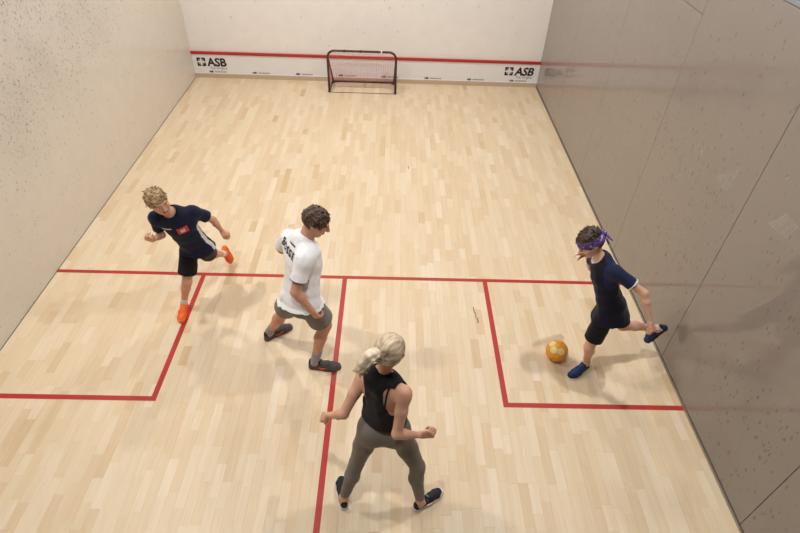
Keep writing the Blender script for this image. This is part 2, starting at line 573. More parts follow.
X, Yv, Z = (1, 0, 0), (0, 1, 0), (0, 0, 1)
cr = .12
front = [(-GW, 0, .002)] + arc((-GW + cr, 0, GH - cr), cr, math.pi, math.pi / 2, X, Z) + arc((GW - cr, 0, GH - cr), cr, math.pi / 2, 0, X, Z) + [(GW, 0, .002)]
MB().tube(front, GR, 10).build('front_frame', M_FRAME, goal, True)
base = [(-GW, 0, GR)] + arc((-GW + cr, GD - cr, GR), cr, math.pi, math.pi / 2, X, Yv) + arc((GW - cr, GD - cr, GR), cr, math.pi / 2, 0, X, Yv) + [(GW, 0, GR)]
MB().tube(base, GR * .9, 10).build('base_frame', M_FRAME, goal, True)
for sx in (-1, 1):
    pts = [(sx * GW, .0, GH - .12), (sx * (GW - .004), .06, GH - .17), (sx * (GW - .01), .14, .45), (sx * (GW - .02), GD - .13, .2), (sx * (GW - .035), GD - .06, GR)]
    MB().tube(pts, GR * .8, 8).build('side_brace', M_FRAME, goal, True)
MB().box((0, 0, .003), (GW * 2, .012, .006)).build('ground_bar', M_FRAME, goal)


def net_pt(u, v):
    """u across, v from top bar (0) to rear base bar (1)"""
    y = .0 + (GD - .02) * (v ** .8)
    z = (GH - .01) * (1 - v) + .03 * v - .10 * math.sin(math.pi * v) * (1 - .3 * math.cos(2 * math.pi * u))
    return (-GW + .02 + (2 * GW - .04) * u, y, z)


mb = MB()
for i in range(29):
    mb.tube([net_pt(i / 28, v / 10) for v in range(11)], .0018, 3, False)
for j in range(1, 22):
    mb.tube([net_pt(u / 14, j / 22) for u in range(15)], .0018, 3, False)
tag(mb.build('net', M_NET, goal, True), 'pinkish red cord net', kind='stuff')
mb = MB()
for sx in (-1, 1):
    for i in range(1, 10):
        t = i / 10
        y = (GD - .05) * t
        zt = GH * (1 - t) * .95
        mb.tube([(sx * (GW - .012), y, .02), (sx * (GW - .012), y, max(zt, .03))], .002, 3, False)
    for j in range(1, 14):
        z = GH * j / 14
        mb.tube([(sx * (GW - .012), 0, z), (sx * (GW - .012), (GD - .05) * (1 - z / GH), z)], .002, 3, False)
tag(mb.build('side_net', M_NET, goal, True), kind='stuff')
for x in (-.30, -.02, .34):
    MB().tube([(x - .012, 0, GH), (x + .012, 0, GH)], GR * 1.25, 10).build('net_clip', M_BLACKPRINT if x < .3 else M_WHITE, goal)


# ------------------------------------------------------------------ signed distance modelling
def v3(a): return np.array(a, dtype=np.float64)
def nrm(a): a = v3(a); return a / (np.linalg.norm(a) + 1e-12)
def ortho(a, b): b = nrm(b); return nrm(v3(a) - b * np.dot(a, b))   # a made perpendicular to b


class Prim:
    def __init__(self, fn, lo, hi): self.fn, self.lo, self.hi = fn, lo, hi


def cap(a, b, ra, rb=None, flat_b=False, flat_a=False):
    a, b = v3(a), v3(b); rb = ra if rb is None else rb
    ab = b - a; L2 = max(ab @ ab, 1e-9); ax = ab / math.sqrt(L2)

    def fn(x, y, z):
        px, py, pz = x - a[0], y - a[1], z - a[2]
        d = px * ab[0] + py * ab[1] + pz * ab[2]
        t = np.clip(d / L2, 0, 1)
        qx, qy, qz = px - t * ab[0], py - t * ab[1], pz - t * ab[2]
        v = np.sqrt(qx * qx + qy * qy + qz * qz) - (ra + (rb - ra) * t)
        if flat_b: v = np.maximum(v, d / math.sqrt(L2) - math.sqrt(L2))
        if flat_a: v = np.maximum(v, -d / math.sqrt(L2))
        return v
    R = max(ra, rb)
    return Prim(fn, np.minimum(a, b) - R, np.maximum(a, b) + R)


def ecap(a, b, wa, da, wb, db, side, flat_b=False):
    """tapered capsule of elliptic section: half width w along side, half depth d"""
    a, b = v3(a), v3(b); ab = b - a; L = math.sqrt(max(ab @ ab, 1e-9)); ax = ab / L
    s = ortho(side, ax); dd = np.cross(ax, s)

    def fn(x, y, z):
        px, py, pz = x - a[0], y - a[1], z - a[2]
        al = px * ax[0] + py * ax[1] + pz * ax[2]
        t = np.clip(al / L, 0, 1); ex = al - t * L
        ps = px * s[0] + py * s[1] + pz * s[2]; pd = px * dd[0] + py * dd[1] + pz * dd[2]
        w = wa + (wb - wa) * t; d = da + (db - da) * t; m = np.minimum(w, d)
        v = (np.sqrt((ps / w) ** 2 + (pd / d) ** 2 + (ex / m) ** 2) - 1) * m
        if flat_b: v = np.maximum(v, al - L)
        return v
    R = max(wa, da, wb, db)
    return Prim(fn, np.minimum(a, b) - R, np.maximum(a, b) + R)


def ell(c, axes, radii):
    c = v3(c); A = [nrm(q) for q in axes]; r = radii; m = min(r)

    def fn(x, y, z):
        px, py, pz = x - c[0], y - c[1], z - c[2]
        k0 = 0; k1 = 0
        for q, rr in zip(A, r):
            e = (px * q[0] + py * q[1] + pz * q[2]) / rr
            k0 = k0 + e * e; k1 = k1 + (e / rr) ** 2
        k0 = np.sqrt(k0); k1 = np.sqrt(k1)
        return k0 * (k0 - 1) / np.maximum(k1, 1e-6)
    R = max(r)
    return Prim(fn, c - R, c + R)


class Field:
    def __init__(self, lo, hi, h):
        self.lo, self.h = v3(lo), h
        n = np.ceil((v3(hi) - self.lo) / h).astype(int) + 1
        self.n = n
        self.F = np.full(n, 0.08, np.float32)
        self.ax = [(self.lo[i] + h * np.arange(n[i])).astype(np.float32) for i in range(3)]

    def _sl(self, p, m):
        a = np.clip(np.floor((p.lo - m - self.lo) / self.h).astype(int), 0, self.n)
        b = np.clip(np.ceil((p.hi + m - self.lo) / self.h).astype(int) + 1, 0, self.n)
        sl = tuple(slice(a[i], b[i]) for i in range(3))
        if any(b[i] <= a[i] for i in range(3)): return None, None
        X = self.ax[0][sl[0]][:, None, None]; Y = self.ax[1][sl[1]][None, :, None]; Z = self.ax[2][sl[2]][None, None, :]
        return sl, (X, Y, Z)

    def add(self, p, k=.015):
        sl, g = self._sl(p, k + 2.5 * self.h)
        if sl is None: return
        d = p.fn(*g).astype(np.float32); f = self.F[sl]
        if k > 0:
            hh = np.maximum(k - np.abs(d - f), 0) / k
            self.F[sl] = np.minimum(d, f) - hh * hh * (k * .25)
        else:
            self.F[sl] = np.minimum(d, f)

    def sub(self, p, k=.004):
        sl, g = self._sl(p, k + 2.5 * self.h)
        if sl is None: return
        d = -p.fn(*g).astype(np.float32); f = self.F[sl]
        hh = np.maximum(k - np.abs(d - f), 0) / k
        self.F[sl] = np.maximum(d, f) + hh * hh * (k * .25)

    def cut(self, c, n):
        """keep the side of the plane against the normal"""
        n = nrm(n); c = v3(c)
        d = ((self.ax[0] - c[0]) * n[0])[:, None, None] + ((self.ax[1] - c[1]) * n[1])[None, :, None] + ((self.ax[2] - c[2]) * n[2])[None, None, :]
        self.F = np.maximum(self.F, d.astype(np.float32))

    def ripple(self, amp, waves, seed, lo=15, hi=40, along=None):
        rs = np.random.default_rng(seed)
        idx = np.nonzero(np.abs(self.F) < amp * 2 + 2 * self.h)
        P = np.stack([self.ax[i][idx[i]] for i in range(3)], -1)
        w = 0
        for i in range(waves):
            d = rs.normal(size=3)
            if along is not None: d = d - .75 * np.dot(d, along) * along
            d = d / np.linalg.norm(d) * rs.uniform(lo, hi)
            q = P + .02 * np.sin(P[:, [1, 2, 0]] * rs.uniform(12, 25) + rs.uniform(0, 6, 3))
            m = .5 + .5 * np.sin(P @ (rs.normal(size=3) * 9) + rs.uniform(0, 6.28))      # folds come and go
            w = w + m * ((1 - np.abs(np.sin(q @ d * .5 + rs.uniform(0, 6.28)))) ** 2 - .33)
        self.F[idx] -= (amp * np.maximum(w * 2.2 / math.sqrt(waves) + .25, 0)).astype(np.float32)

    def mesh(self):
        F = self.F; h = self.h
        ins = F < 0
        n8 = np.zeros(tuple(s - 1 for s in F.shape), np.uint8)
        for i in (0, 1):
            for j in (0, 1):
                for k in (0, 1):
                    n8 += ins[i:F.shape[0] - 1 + i, j:F.shape[1] - 1 + j, k:F.shape[2] - 1 + k]
        act = (n8 > 0) & (n8 < 8)
        ci = np.argwhere(act)
        idm = np.full(act.shape, -1, np.int32); idm[act] = np.arange(len(ci), dtype=np.int32)
        cor = [(i, j, k) for i in (0, 1) for j in (0, 1) for k in (0, 1)]
        val = np.stack([F[ci[:, 0] + a, ci[:, 1] + b_, ci[:, 2] + c] for a, b_, c in cor], 1)
        acc = np.zeros((len(ci), 3)); cnt = np.zeros(len(ci))
        for a in range(8):
            for b_ in range(a + 1, 8):
                ca, cb = np.array(cor[a]), np.array(cor[b_])
                if np.abs(ca - cb).sum() != 1: continue
                fa, fb = val[:, a], val[:, b_]
                m = (fa < 0) != (fb < 0)
                t = np.where(m, fa / np.where(m, fa - fb, 1), 0)
                acc += m[:, None] * (ca + t[:, None] * (cb - ca)); cnt += m
        V = self.lo + h * (ci + acc / cnt[:, None])
        quads = []
        for axis in range(3):
            o1, o2 = [(1, 2), (2, 0), (0, 1)][axis]
            s0 = [slice(None)] * 3; s1 = [slice(None)] * 3
            s0[axis] = slice(0, -1); s1[axis] = slice(1, None)
            A, B = ins[tuple(s0)], ins[tuple(s1)]
            e = np.argwhere(A != B)
            e = e[(e[:, o1] > 0) & (e[:, o2] > 0) & (e[:, o1] < F.shape[o1] - 1) & (e[:, o2] < F.shape[o2] - 1)]
            fl = A[e[:, 0], e[:, 1], e[:, 2]]
            q = []
            for (d1, d2) in ((-1, -1), (0, -1), (0, 0), (-1, 0)):
                c = e.copy(); c[:, o1] += d1; c[:, o2] += d2
                q.append(idm[c[:, 0], c[:, 1], c[:, 2]])
            q = np.stack(q, 1)
            q = np.where(fl[:, None], q, q[:, ::-1])
            quads.append(q)
        Q = np.concatenate(quads)
        Q = Q[(Q >= 0).all(1)]
        return V, Q


def prim_field(prims, h, pad=.03, k=.015):
    lo = np.min([p.lo for p, _ in prims], 0) - pad; hi = np.max([p.hi for p, _ in prims], 0) + pad
    f = Field(lo, hi, h)
    for p, kk in prims: f.add(p, kk)
    return f


def field_obj(name, f, mat, parent, cols, base):
    V, Q = f.mesh()
    c = cols(V) if callable(cols) else np.broadcast_to(np.array(cols), V.shape)
    me = np_mesh(name, V - base, Q, cols=c)
    me.materials.append(mat)
    return link(bpy.data.objects.new(name, me), parent)


def fnoise(P, scale, seed, n=6):
    rs = np.random.default_rng(seed); w = 0
    for i in range(n):
        d = rs.normal(size=3) * scale
        w = w + np.sin(P @ d + rs.uniform(0, 6.28))
    return w / math.sqrt(n)


# ------------------------------------------------------------------ ball (32 panels)
def build_ball(loc, r):
    e = empty('ball', (loc[0], loc[1], 0))
    tag(e, 'orange ball with pale yellow panels on the maple floor', 'ball')
    ph = (1 + 5 ** .5) / 2
    iv = [nrm(q) for q in [(0, s1, s2 * ph) for s1 in (-1, 1) for s2 in (-1, 1)] + [(s1, s2 * ph, 0) for s1 in (-1, 1) for s2 in (-1, 1)]
          + [(s2 * ph, 0, s1) for s1 in (-1, 1) for s2 in (-1, 1)]]
    Rm = np.array((Matrix.Rotation(.5, 3, 'X') @ Matrix.Rotation(.35, 3, 'Y') @ Matrix.Rotation(.9, 3, 'Z')))
    iv = [Rm @ q for q in iv]
    nb = [[j for j in range(12) if j != i and np.dot(iv[i], iv[j]) > .4] for i in range(12)]
    pan = []
    for i in range(12):
        pan.append((iv[i], [(2 * iv[i] + iv[j]) / 3 for j in nb[i]], 'p'))
    for i in range(12):
        for j in nb[i]:
            for k_ in nb[i]:
                if i < j < k_ and k_ in nb[j]:
                    c = nrm(iv[i] + iv[j] + iv[k_])
                    pts = []
                    for a, b_ in ((i, j), (j, i), (j, k_), (k_, j), (k_, i), (i, k_)): pts.append((2 * iv[a] + iv[b_]) / 3)
                    pan.append((c, pts, 'h'))
    orange = plain('ball_orange', (240, 160, 44), .4, var=.05); pale = plain('ball_pale', (238, 214, 136), .4, var=.05)
    core = MB()
    me = bpy.data.meshes.new('core')
    import bmesh
    bm = bmesh.new(); bmesh.ops.create_icosphere(bm, subdivisions=3, radius=r * .978); bm.to_mesh(me); bm.free()
    me.materials.append(plain('ball_seam', (170, 88, 20), .6))
    o = link(bpy.data.objects.new('core', me), e); o.location = (0, 0, r)
    view = nrm(v3(CAM_P) - v3((loc[0], loc[1], r)))
    for (c, pts, ty) in pan:
        c = nrm(c); ref = ortho(pts[0] - c, c); ref2 = np.cross(c, ref)
        pts = sorted(pts, key=lambda q: math.atan2((q - c) @ ref2, (q - c) @ ref))
        mean = sum(pts) / len(pts)
        n = 5; V, Fq, ids = [], [], {}
        def vid(p, edge):
            key = tuple(np.round(p, 5))
            if key not in ids:
                ids[key] = len(V)
                q = nrm(p); V.append(q * (r if not edge else r - .0012))
            return ids[key]
        for a in range(len(pts)):
            A, B = pts[a], pts[(a + 1) % len(pts)]
            A = mean + (A - mean) * .96; B = mean + (B - mean) * .96
            g = lambda i, j: mean + (A - mean) * (i / n) + (B - A) * (j / n)
            for i in range(n):
                for j in range(i + 1):
                    Fq.append((vid(g(i, j), 0), vid(g(i + 1, j), i + 1 == n), vid(g(i + 1, j + 1), i + 1 == n)))
                    if j < i: Fq.append((vid(g(i, j), 0), vid(g(i + 1, j + 1), i + 1 == n), vid(g(i, j + 1), 0)))
        me = np_mesh('panel', np.array(V), np.array(Fq))
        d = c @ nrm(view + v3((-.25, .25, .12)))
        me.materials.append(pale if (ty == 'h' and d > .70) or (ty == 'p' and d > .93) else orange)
        o = link(bpy.data.objects.new('panel', me), e); o.location = (0, 0, r)
    return e


BALL_R = .105


# ------------------------------------------------------------------ people
def pose(**k): return {n: v3(p) for n, p in k.items()}


M_SKIN = vcol('skin', .5, .35, var=.04)
M_CLOTH = vcol('cloth_knit', .85, .15, sheen=.1, bump=.15, bscale=500)
M_SMOOTHCLOTH = vcol('cloth_stretch', .6, .25, sheen=.05, bump=.05, bscale=500)
M_HAIR = vcol('hair_strands', .45, .4, var=.12, bump=.4, bscale=180)
M_SHOE = vcol('shoe_mesh', .6, .3, bump=.15, bscale=350)
M_RUBBER = vcol('shoe_rubber', .55, .3)

SK = {}


def limb_frame(a, m, c, fallback):
    """direction in which the joint m sticks out"""
    d = m - (a + c) / 2
    ax = nrm(c - a); d = d - ax * (d @ ax)
    return nrm(d) if np.linalg.norm(d) > .02 else ortho(fallback, ax)


def hand_prims(w, kn, palm, right, s, curl, thumb_in=.5, spread=0.):
    """w wrist, kn knuckle point, palm = palm normal. curl = 3 angles (deg) of the fingers"""
    d = nrm(kn - w); n = ortho(palm, d)
    l = np.cross(d, n) * (-1 if right else 1)      # towards the thumb
    out = []
    Lp = .088 * s
    kn = w + d * Lp
    offs = (.031, .0105, -.0105, -.029)
    lens = ((.043, .026, .021), (.048, .030, .022), (.044, .028, .021), (.034, .021, .018))
    for o, ls, sh in zip(offs, lens, (.0, .006, .002, -.008)):
        k0 = kn + l * o * s + d * sh * s
        out.append((cap(w + l * o * .55 * s + d * .005, k0, .0145 * s, .0115 * s), .014))
        cur = k0; ang = 0; dirv = nrm(d + l * o * spread * 10)
        for li, (ln, cu) in enumerate(zip(ls, curl)):
            ang += math.radians(cu)
            dv = dirv * math.cos(ang) + n * math.sin(ang)
            nx = cur + dv * ln * s
            r0 = (.0098, .0088, .0080)[li] * s
            out.append((cap(cur, nx, r0, r0 * .92), .0035))
            cur = nx
    # thumb leaves the side of the palm near its base
    t0 = w + d * .022 * s + l * .026 * s + n * .006 * s
    t1 = t0 + nrm(d * .75 + l * (.75 - .4 * thumb_in) + n * .35) * .040 * s
    t2 = t1 + nrm(d * .85 - l * (.9 * thumb_in - .25) + n * .55 * (1 + thumb_in)) * .032 * s
    t3 = t2 + nrm(d * .5 - l * (1.3 * thumb_in - .3) + n * .4) * .024 * s
    out.append((cap(t0, t1, .015 * s, .0115 * s), .012)); out.append((cap(t1, t2, .0108 * s, .010 * s), .004)); out.append((cap(t2, t3, .0098 * s, .008 * s), .004))
    return out


class Person:
    def __init__(self, name_label, J, H, build, face, fup, hs=1.0, group=None):
        self.J, self.H, self.s = J, H, H / 1.75
        self.b = build
        self.base = v3((J['pel'][0], J['pel'][1], 0))
        self.root = empty('person', self.base)
        tag(self.root, name_label, 'person', group)
        self.u = nrm(J['neck'] - J['pel'])
        self.rh = ortho(J['hipR'] - J['hipL'], self.u); self.rs = ortho(J['shR'] - J['shL'], self.u)
        self.fh = np.cross(self.u, self.rh); self.fs = np.cross(self.u, self.rs)
        self.hf = nrm(face); self.hu = ortho(fup, self.hf); self.hr = np.cross(self.hf, self.hu)
        self.hs = hs

    # --- geometry lists
    def stations(self):
        b = self.b
        tab = b['torso']
        J, s = self.J, self.s
        L = np.linalg.norm(J['neck'] - J['pel'])
        out = []
        for t, w, d, fo in tab:
            c = J['pel'] + (J['neck'] - J['pel']) * t
            side = nrm(self.rh + (self.rs - self.rh) * min(max(t, 0), 1))
            fw = np.cross(self.u, side)
            out.append((c + fw * fo * s, w * s, d * s, side))
        return out

    def torso(self, inf=0., t0=-1, t1=2, flare=0.):
        st = self.stations(); tab = self.b['torso']
        out = []
        for (A, ta), (B, tb) in zip(zip(st, tab), zip(st[1:], tab[1:])):
            if ta[0] < t0 - 1e-6 or tb[0] > t1 + 1e-6: continue
            out.append((ecap(A[0], B[0], A[1] + inf, A[2] + inf, B[1] + inf, B[2] + inf, A[3] + B[3]), .02))
        return out

    def shoulders(self, inf=0.):
        J, s, g = self.J, self.s, self.b['arm']
        out = []
        for sd in 'LR':
            sh = J['sh' + sd]
            out.append((cap(J['neck'] - self.u * .035 * s, sh + (J['neck'] - sh) * .15 - self.u * .01, .053 * s * g + inf, .047 * s * g + inf), .04))
            out.append((cap(J['neck'] - self.u * .12 * s + (sh - J['neck']) * .35, sh - self.u * .03 * s, .070 * s * g + inf, .049 * s * g + inf), .04))
        return out

    def arm(self, sd, inf=0., upto=1.0, flat=False, rr=None):
        J, s, g = self.J, self.s, self.b['arm']
        sh, el, wr = J['sh' + sd], J['el' + sd], J['wr' + sd]
        if rr:   # sleeve
            e = sh + (el - sh) * upto
            return [(cap(sh, e, rr[0], rr[1], flat_b=True), .035)]
        m = sh + (el - sh) * .45
        mid = el + (wr - el) * .3
        hinge = limb_frame(sh, el, wr, -self.fs)
        side = np.cross(nrm(wr - el), hinge)
        return [(cap(sh, m, .052 * s * g + inf, .048 * s * g + inf), .03), (cap(m, el, .049 * s * g + inf, .039 * s * g + inf), .02),
                (cap(el, mid, .040 * s * g + inf, .041 * s * g + inf), .02),
                (ecap(mid, wr, .041 * s * g + inf, .040 * s * g + inf, .029 * s * g + inf, .022 * s * g + inf, side), .015)]

    def leg(self, sd, inf=0., t0=0., t1=2.0):
        J, s, g = self.J, self.s, self.b['leg']
        h, k, a = J['hip' + sd], J['kn' + sd], J['an' + sd]
        kf = limb_frame(h, k, a, self.fh)
        out = []
        m = h + (k - h) * .5
        h0 = h - self.u * .0
        out.append((cap(h0, m, .092 * s * g + inf, .078 * s * g + inf), .035))
        out.append((cap(m, k, .078 * s * g + inf, .056 * s * g + inf), .02))
        if t1 > 1:
            c = k + (a - k) * .32 - kf * .016 * s
            lo = k + (a - k) * .72 - kf * .003 * s
            out.append((cap(k + kf * .004, k + (a - k) * .12, .055 * s * g + inf, .052 * s * g + inf), .02))
            out.append((cap(k + (a - k) * .05, c, .052 * s * g + inf, .057 * s * g + inf), .02))
            out.append((cap(c, lo, .057 * s * g + inf, .039 * s * g + inf), .02))
            out.append((cap(lo, a, .039 * s * g + inf, .036 * s * g + inf), .015))
        return out

    def head(self):
        s = self.hs; c = self.J['head']; f, u, r = self.hf, self.hu, self.hr
        P = lambda a, b_, c_: c + (r * a + f * b_ + u * c_) * s
        o = []
        o.append((ell(P(0, -.012, .026), (r, f, u), (.075 * s, .095 * s, .086 * s)), .01))
        o.append((ell(P(0, .026, -.030), (r, f, u), (.062 * s, .064 * s, .070 * s)), .03))
        o.append((ecap(P(0, .020, -.02), P(0, .058, -.090), .056 * s, .050 * s, .026 * s, .024 * s, r), .03))
        o.append((cap(P(-.034, .078, .030), P(.034, .078, .030), .013 * s), .02))
        o.append((cap(P(0, .092, .020), P(0, .112, -.020), .008 * s, .0125 * s), .010))
        for q in (-1, 1):
            o.append((cap(P(q * .006, .106, -.024), P(q * .013, .100, -.022), .008 * s), .006))
            o.append((ell(P(q * .042, .064, -.020), (r, f, u), (.022 * s, .022 * s, .018 * s)), .02))
            o.append((ell(P(q * .077, -.006, .000), (r, f + r * q * -.4, u), (.0075 * s, .019 * s, .032 * s)), .005))
        o.append((cap(P(-.018, .088, -.046), P(.018, .088, -.046), .0075 * s), .006))
        o.append((cap(P(-.015, .087, -.056), P(.015, .087, -.056), .0085 * s), .006))
        sub = [(ell(P(q * .031, .098, .008), (r, f, u), (.017 * s, .014 * s, .011 * s)), .010) for q in (-1, 1)]
        eyes = [(ell(P(q * .031, .079, .008), (r, f, u), (.013 * s, .012 * s, .010 * s)), .002) for q in (-1, 1)]
        return o, sub, eyes

    def neckprims(self, inf=0.):
        J, s = self.J, self.s
        g = self.b.get('neck', 1.)
        top = J['head'] - self.hu * .045 * self.hs - self.hf * .022 * self.hs
        return [(cap(J['neck'] - self.u * .05 * s, top, .060 * s * g + inf, .053 * s * g + inf), .03)]

    # --- meshes
    def body(self, hands, h=.0045):
        J, s = self.J, self.s
        pts = np.array(list(J.values()))
        f = Field(pts.min(0) - .17, pts.max(0) + .17, h)
        for p, k in self.torso() + self.shoulders() + self.neckprims(): f.add(p, k)
        for p, k in self.b.get('extra', lambda q: [])(self): f.add(p, k)
        for sd in 'LR':
            for p, k in self.leg(sd) + self.arm(sd): f.add(p, k)
            d, up, A = self.foot_frame(sd)
            f.add(cap(A, A - d * .02 * s - up * .03 * s, .036 * s, .03 * s), .02)
            f.add(cap(A - up * .01 * s, A + d * .11 * s - up * .042 * s, .032 * s, .026 * s), .02)
            hd = hands[sd]
            for p, k in hand_prims(J['wr' + sd], J['ha' + sd], v3(hd['palm']), sd == 'R', s * .95, hd['curl'], hd.get('thumb', .5), hd.get('spread', 0)):
                f.add(p, k)
        o, sub, eyes = self.head()
        for p, k in o: f.add(p, k)
        for p, k in sub: f.sub(p, k)
        for p, k in eyes: f.add(p, k)
        skin = np.array(lin(self.b['skin'])); c = J['head']; hs = self.hs

        def cols(V):
            C = np.tile(skin, (len(V), 1))
            C *= (1 + .05 * fnoise(V, 25, 3))[:, None]
            q = (V - c) / hs
            a, b_, d = q @ self.hr, q @ self.hf, q @ self.hu
            near = (np.abs(a) < .09) & (np.abs(d) < .13) & (b_ > .03)
            red = np.exp(-(((np.abs(a) - .042) / .022) ** 2 + ((d + .022) / .022) ** 2)) * near
            C = C * (1 - red[:, None] * np.array([.0, .14, .16]))
            lips = near & (np.abs(a) < .024) & (d < -.0385) & (d > -.064) & (b_ > .07)
            C[lips] = np.array(lin((176, 98, 88)))
            ey = near & (((np.abs(a) - .031) / .0135) ** 2 + ((d - .008) / .0075) ** 2 < 1) & (b_ > .07)
            C[ey] = np.array(lin((228, 222, 214)))
            ir = near & ((np.abs(a) - .031) ** 2 + (d - .008) ** 2 < .0062 ** 2) & (b_ > .07)
            C[ir] = np.array(lin((62, 58, 56)))
            br = near & (np.abs(np.abs(a) - .032) < .019) & (np.abs(d - .030 + .12 * np.abs(np.abs(a) - .03)) < .0055)
            C[br] = np.array(lin(self.b['brow']))
            for sd in 'LR':   # reddish knuckles
                k = np.linalg.norm(V - J['ha' + sd], axis=1)
                m = np.exp(-(k / .06) ** 2)[:, None]
                C = C * (1 - m * np.array([.0, .08, .09]))
            return np.clip(C, 0, 1)
        return field_obj('body', f, M_SKIN, self.root, cols, self.base)

    def foot_frame(self, sd):
        J = self.J; A = J['an' + sd]
        ff = self.b['feet'][sd]
        if ff is None:
            d = J['to' + sd] - A; d[2] = 0; return nrm(d), v3((0, 0, 1)), v3((A[0], A[1], .082 * self.s))
        d = nrm(ff); up = ortho(J['kn' + sd] - A, d)
        return d, up, A

    def shoe(self, sd, P):
        """upper, sole, laces, stripe in a local frame (x heel to toe, z up)"""
        s = self.s * P.get('scale', 1.0)
        d, up, A = self.foot_frame(sd)
        y = np.cross(up, d)
        org = A - up * .082 * self.s - d * .062 * s
        out_s = -1 if sd == 'R' else 1       # outer side in local y
        Yv_ = v3((0, 1, 0))
        f = Field((-.02, -.07, -.02), (.32, .07, .15), .0032)
        pts = [(.035, .050, .031, .046, 0), (.10, .050, .034, .046, .002), (.17, .044, .041, .040, .004), (.225, .036, .043, .031, .001), (.262, .031, .033, .025, -.006)]
        for a, b_ in zip(pts, pts[1:]):
            f.add(ecap((a[0], a[4] * out_s, a[1]), (b_[0], b_[4] * out_s, b_[1]), a[2], a[3], b_[2], b_[3], Yv_), .012)
        f.add(ecap((.028, 0, .06), (.020, 0, .092), .028, .024, .022, .012, Yv_), .01)
        f.add(ecap((.12, 0, .075), (.095, 0, .105), .026, .014, .022, .008, Yv_), .012)      # tongue
        f.sub(cap((.066, 0, .072), (.058, 0, .16), .026, .040), .006)
        f.cut((0, 0, .014), (0, 0, -1))

        def xf(V): return org + (V[:, [0]] * d + V[:, [1]] * y + V[:, [2]] * up) * s
        up_rgb, accent, sole_rgb, lace_rgb = (np.array(lin(P[k])) for k in ('upper', 'accent', 'sole', 'lace'))
        V, Q = f.mesh()
        C = np.tile(up_rgb, (len(V), 1))
        C *= (1 + .12 * fnoise(V, 60, 5))[:, None]
        C[(V[:, 2] > .070) & (V[:, 0] < .12)] = np.array(lin(P.get('collar', P['upper'])))
        heel = (V[:, 0] < .03) & (V[:, 2] < .07) & (V[:, 2] > .03)
        C[heel] = accent if P.get('heel') else C[heel]
        me = np_mesh('shoe', xf(V) - self.base, Q, cols=np.clip(C, 0, 1)); me.materials.append(M_SHOE)
        sh = link(bpy.data.objects.new('shoe', me), self.root)
        f = Field((-.03, -.075, -.02), (.33, .075, .06), .0032)
        sp = [(.035, .034, 0), (.10, .034, .002), (.17, .044, .004), (.225, .047, .001), (.262, .037, -.006)]
        for a, b_ in zip(sp, sp[1:]):
            f.add(ecap((a[0], a[2] * out_s, .012), (b_[0], b_[2] * out_s, .012), a[1] + .003, .05, b_[1] + .003, .05, Yv_), .006)
        f.cut((0, 0, .0), (0, 0, -1)); f.cut((0, 0, .026), (-.045, 0, 1))
        V, Q = f.mesh()
        C = np.tile(sole_rgb, (len(V), 1))
        if P.get('band') is not None:
            C[V[:, 2] < .010] = np.array(lin(P['band']))
        me = np_mesh('sole', xf(V) - self.base, Q, cols=C); me.materials.append(M_RUBBER)
        link(bpy.data.objects.new('sole', me), sh)
        pr = []
        for i in range(5):
            x = .118 + i * .020; z = .0905 - i * .0050; w = .017 + i * .0008
            pr.append((cap((x, -w, z - .004), (x + .004, 0, z + .002), .0036), .002)); pr.append((cap((x + .004, 0, z + .002), (x, w, z - .004), .0036), .002))
        pr.append((cap((.112, 0, .098), (.105, .026, .090), .003), .002)); pr.append((cap((.112, 0, .098), (.120, -.026, .088), .003), .002))
        f = prim_field(pr, .0026, .01)
        V, Q = f.mesh()
        me = np_mesh('laces', xf(V) - self.base, Q, cols=np.tile(lace_rgb, (len(V), 1))); me.materials.append(M_SHOE)
        link(bpy.data.objects.new('laces', me), sh)
        if P.get('mark') is not None:       # curved mark on each flank
            for sy in (-1, 1):
                pr = [(cap((.105, sy * .040, .040), (.135, sy * .0455, .034), .005, .0065), .004),
                      (cap((.135, sy * .0455, .034), (.185, sy * .0455, .052), .0065, .003), .004)]
                f = prim_field(pr, .0026, .01)
                V, Q = f.mesh()
                me = np_mesh('side_mark', xf(V) - self.base, Q, cols=np.tile(np.array(lin(P['mark'])), (len(V), 1))); me.materials.append(M_SHOE)
                link(bpy.data.objects.new('side_mark', me), sh)
        return sh

    def sock(self, sd, rgb, top=.72, low=1.05, inf=.005):
        J, s, g = self.J, self.s, self.b['leg']
        k, a = J['kn' + sd], J['an' + sd]
        kf = limb_frame(J['hip' + sd], k, a, self.fh)
        t = k + (a - k) * top; lo = k + (a - k) * .72 - kf * .003 * s
        f = prim_field([(cap(a + (a - k) * .02, t, .037 * s * g + inf, .039 * s * g + inf + .004 * (.8 - top), flat_b=True), .01)], .004)
        f.ripple(.0012, 4, 5, 150, 300)
        return field_obj('sock', f, M_CLOTH, self.root, np.array(lin(rgb)), self.base)

    def torso_line(self, t, side=0., front=0.):
        side_v = nrm(self.rh + (self.rs - self.rh) * min(max(t, 0), 1))
        return self.J['pel'] + (self.J['neck'] - self.J['pel']) * t + side_v * side + np.cross(self.u, side_v) * front

    def shirt(self, rgb, hem=-.28, sleeve=.62, inf=.016, loose=.02, seed=1, cols=None, amp=.007, neck_r=.066, neck_drop=.0, name='t_shirt'):
        J, s = self.J, self.s
        g = self.b['arm']
        prims = self.torso(inf, t0=-.01) + self.shoulders(inf * .8)
        st = self.stations()
        i0 = [i for i, t in enumerate(self.b['torso']) if abs(t[0]) < 1e-6][0]
        c, w, d, sv = st[i0]
        L = np.linalg.norm(J['neck'] - J['pel'])
        hw = .054 * self.H + .080 * s * self.b['leg']
        e = c + (self.u * .35 + v3((0, 0, .65))) / np.linalg.norm(self.u * .35 + v3((0, 0, .65))) * hem * L
        prims.append((ecap(c, e, max(w, hw - .016) + inf, d + inf + .010, hw + inf + loose * .6, d + inf + loose + .018, sv), .02))
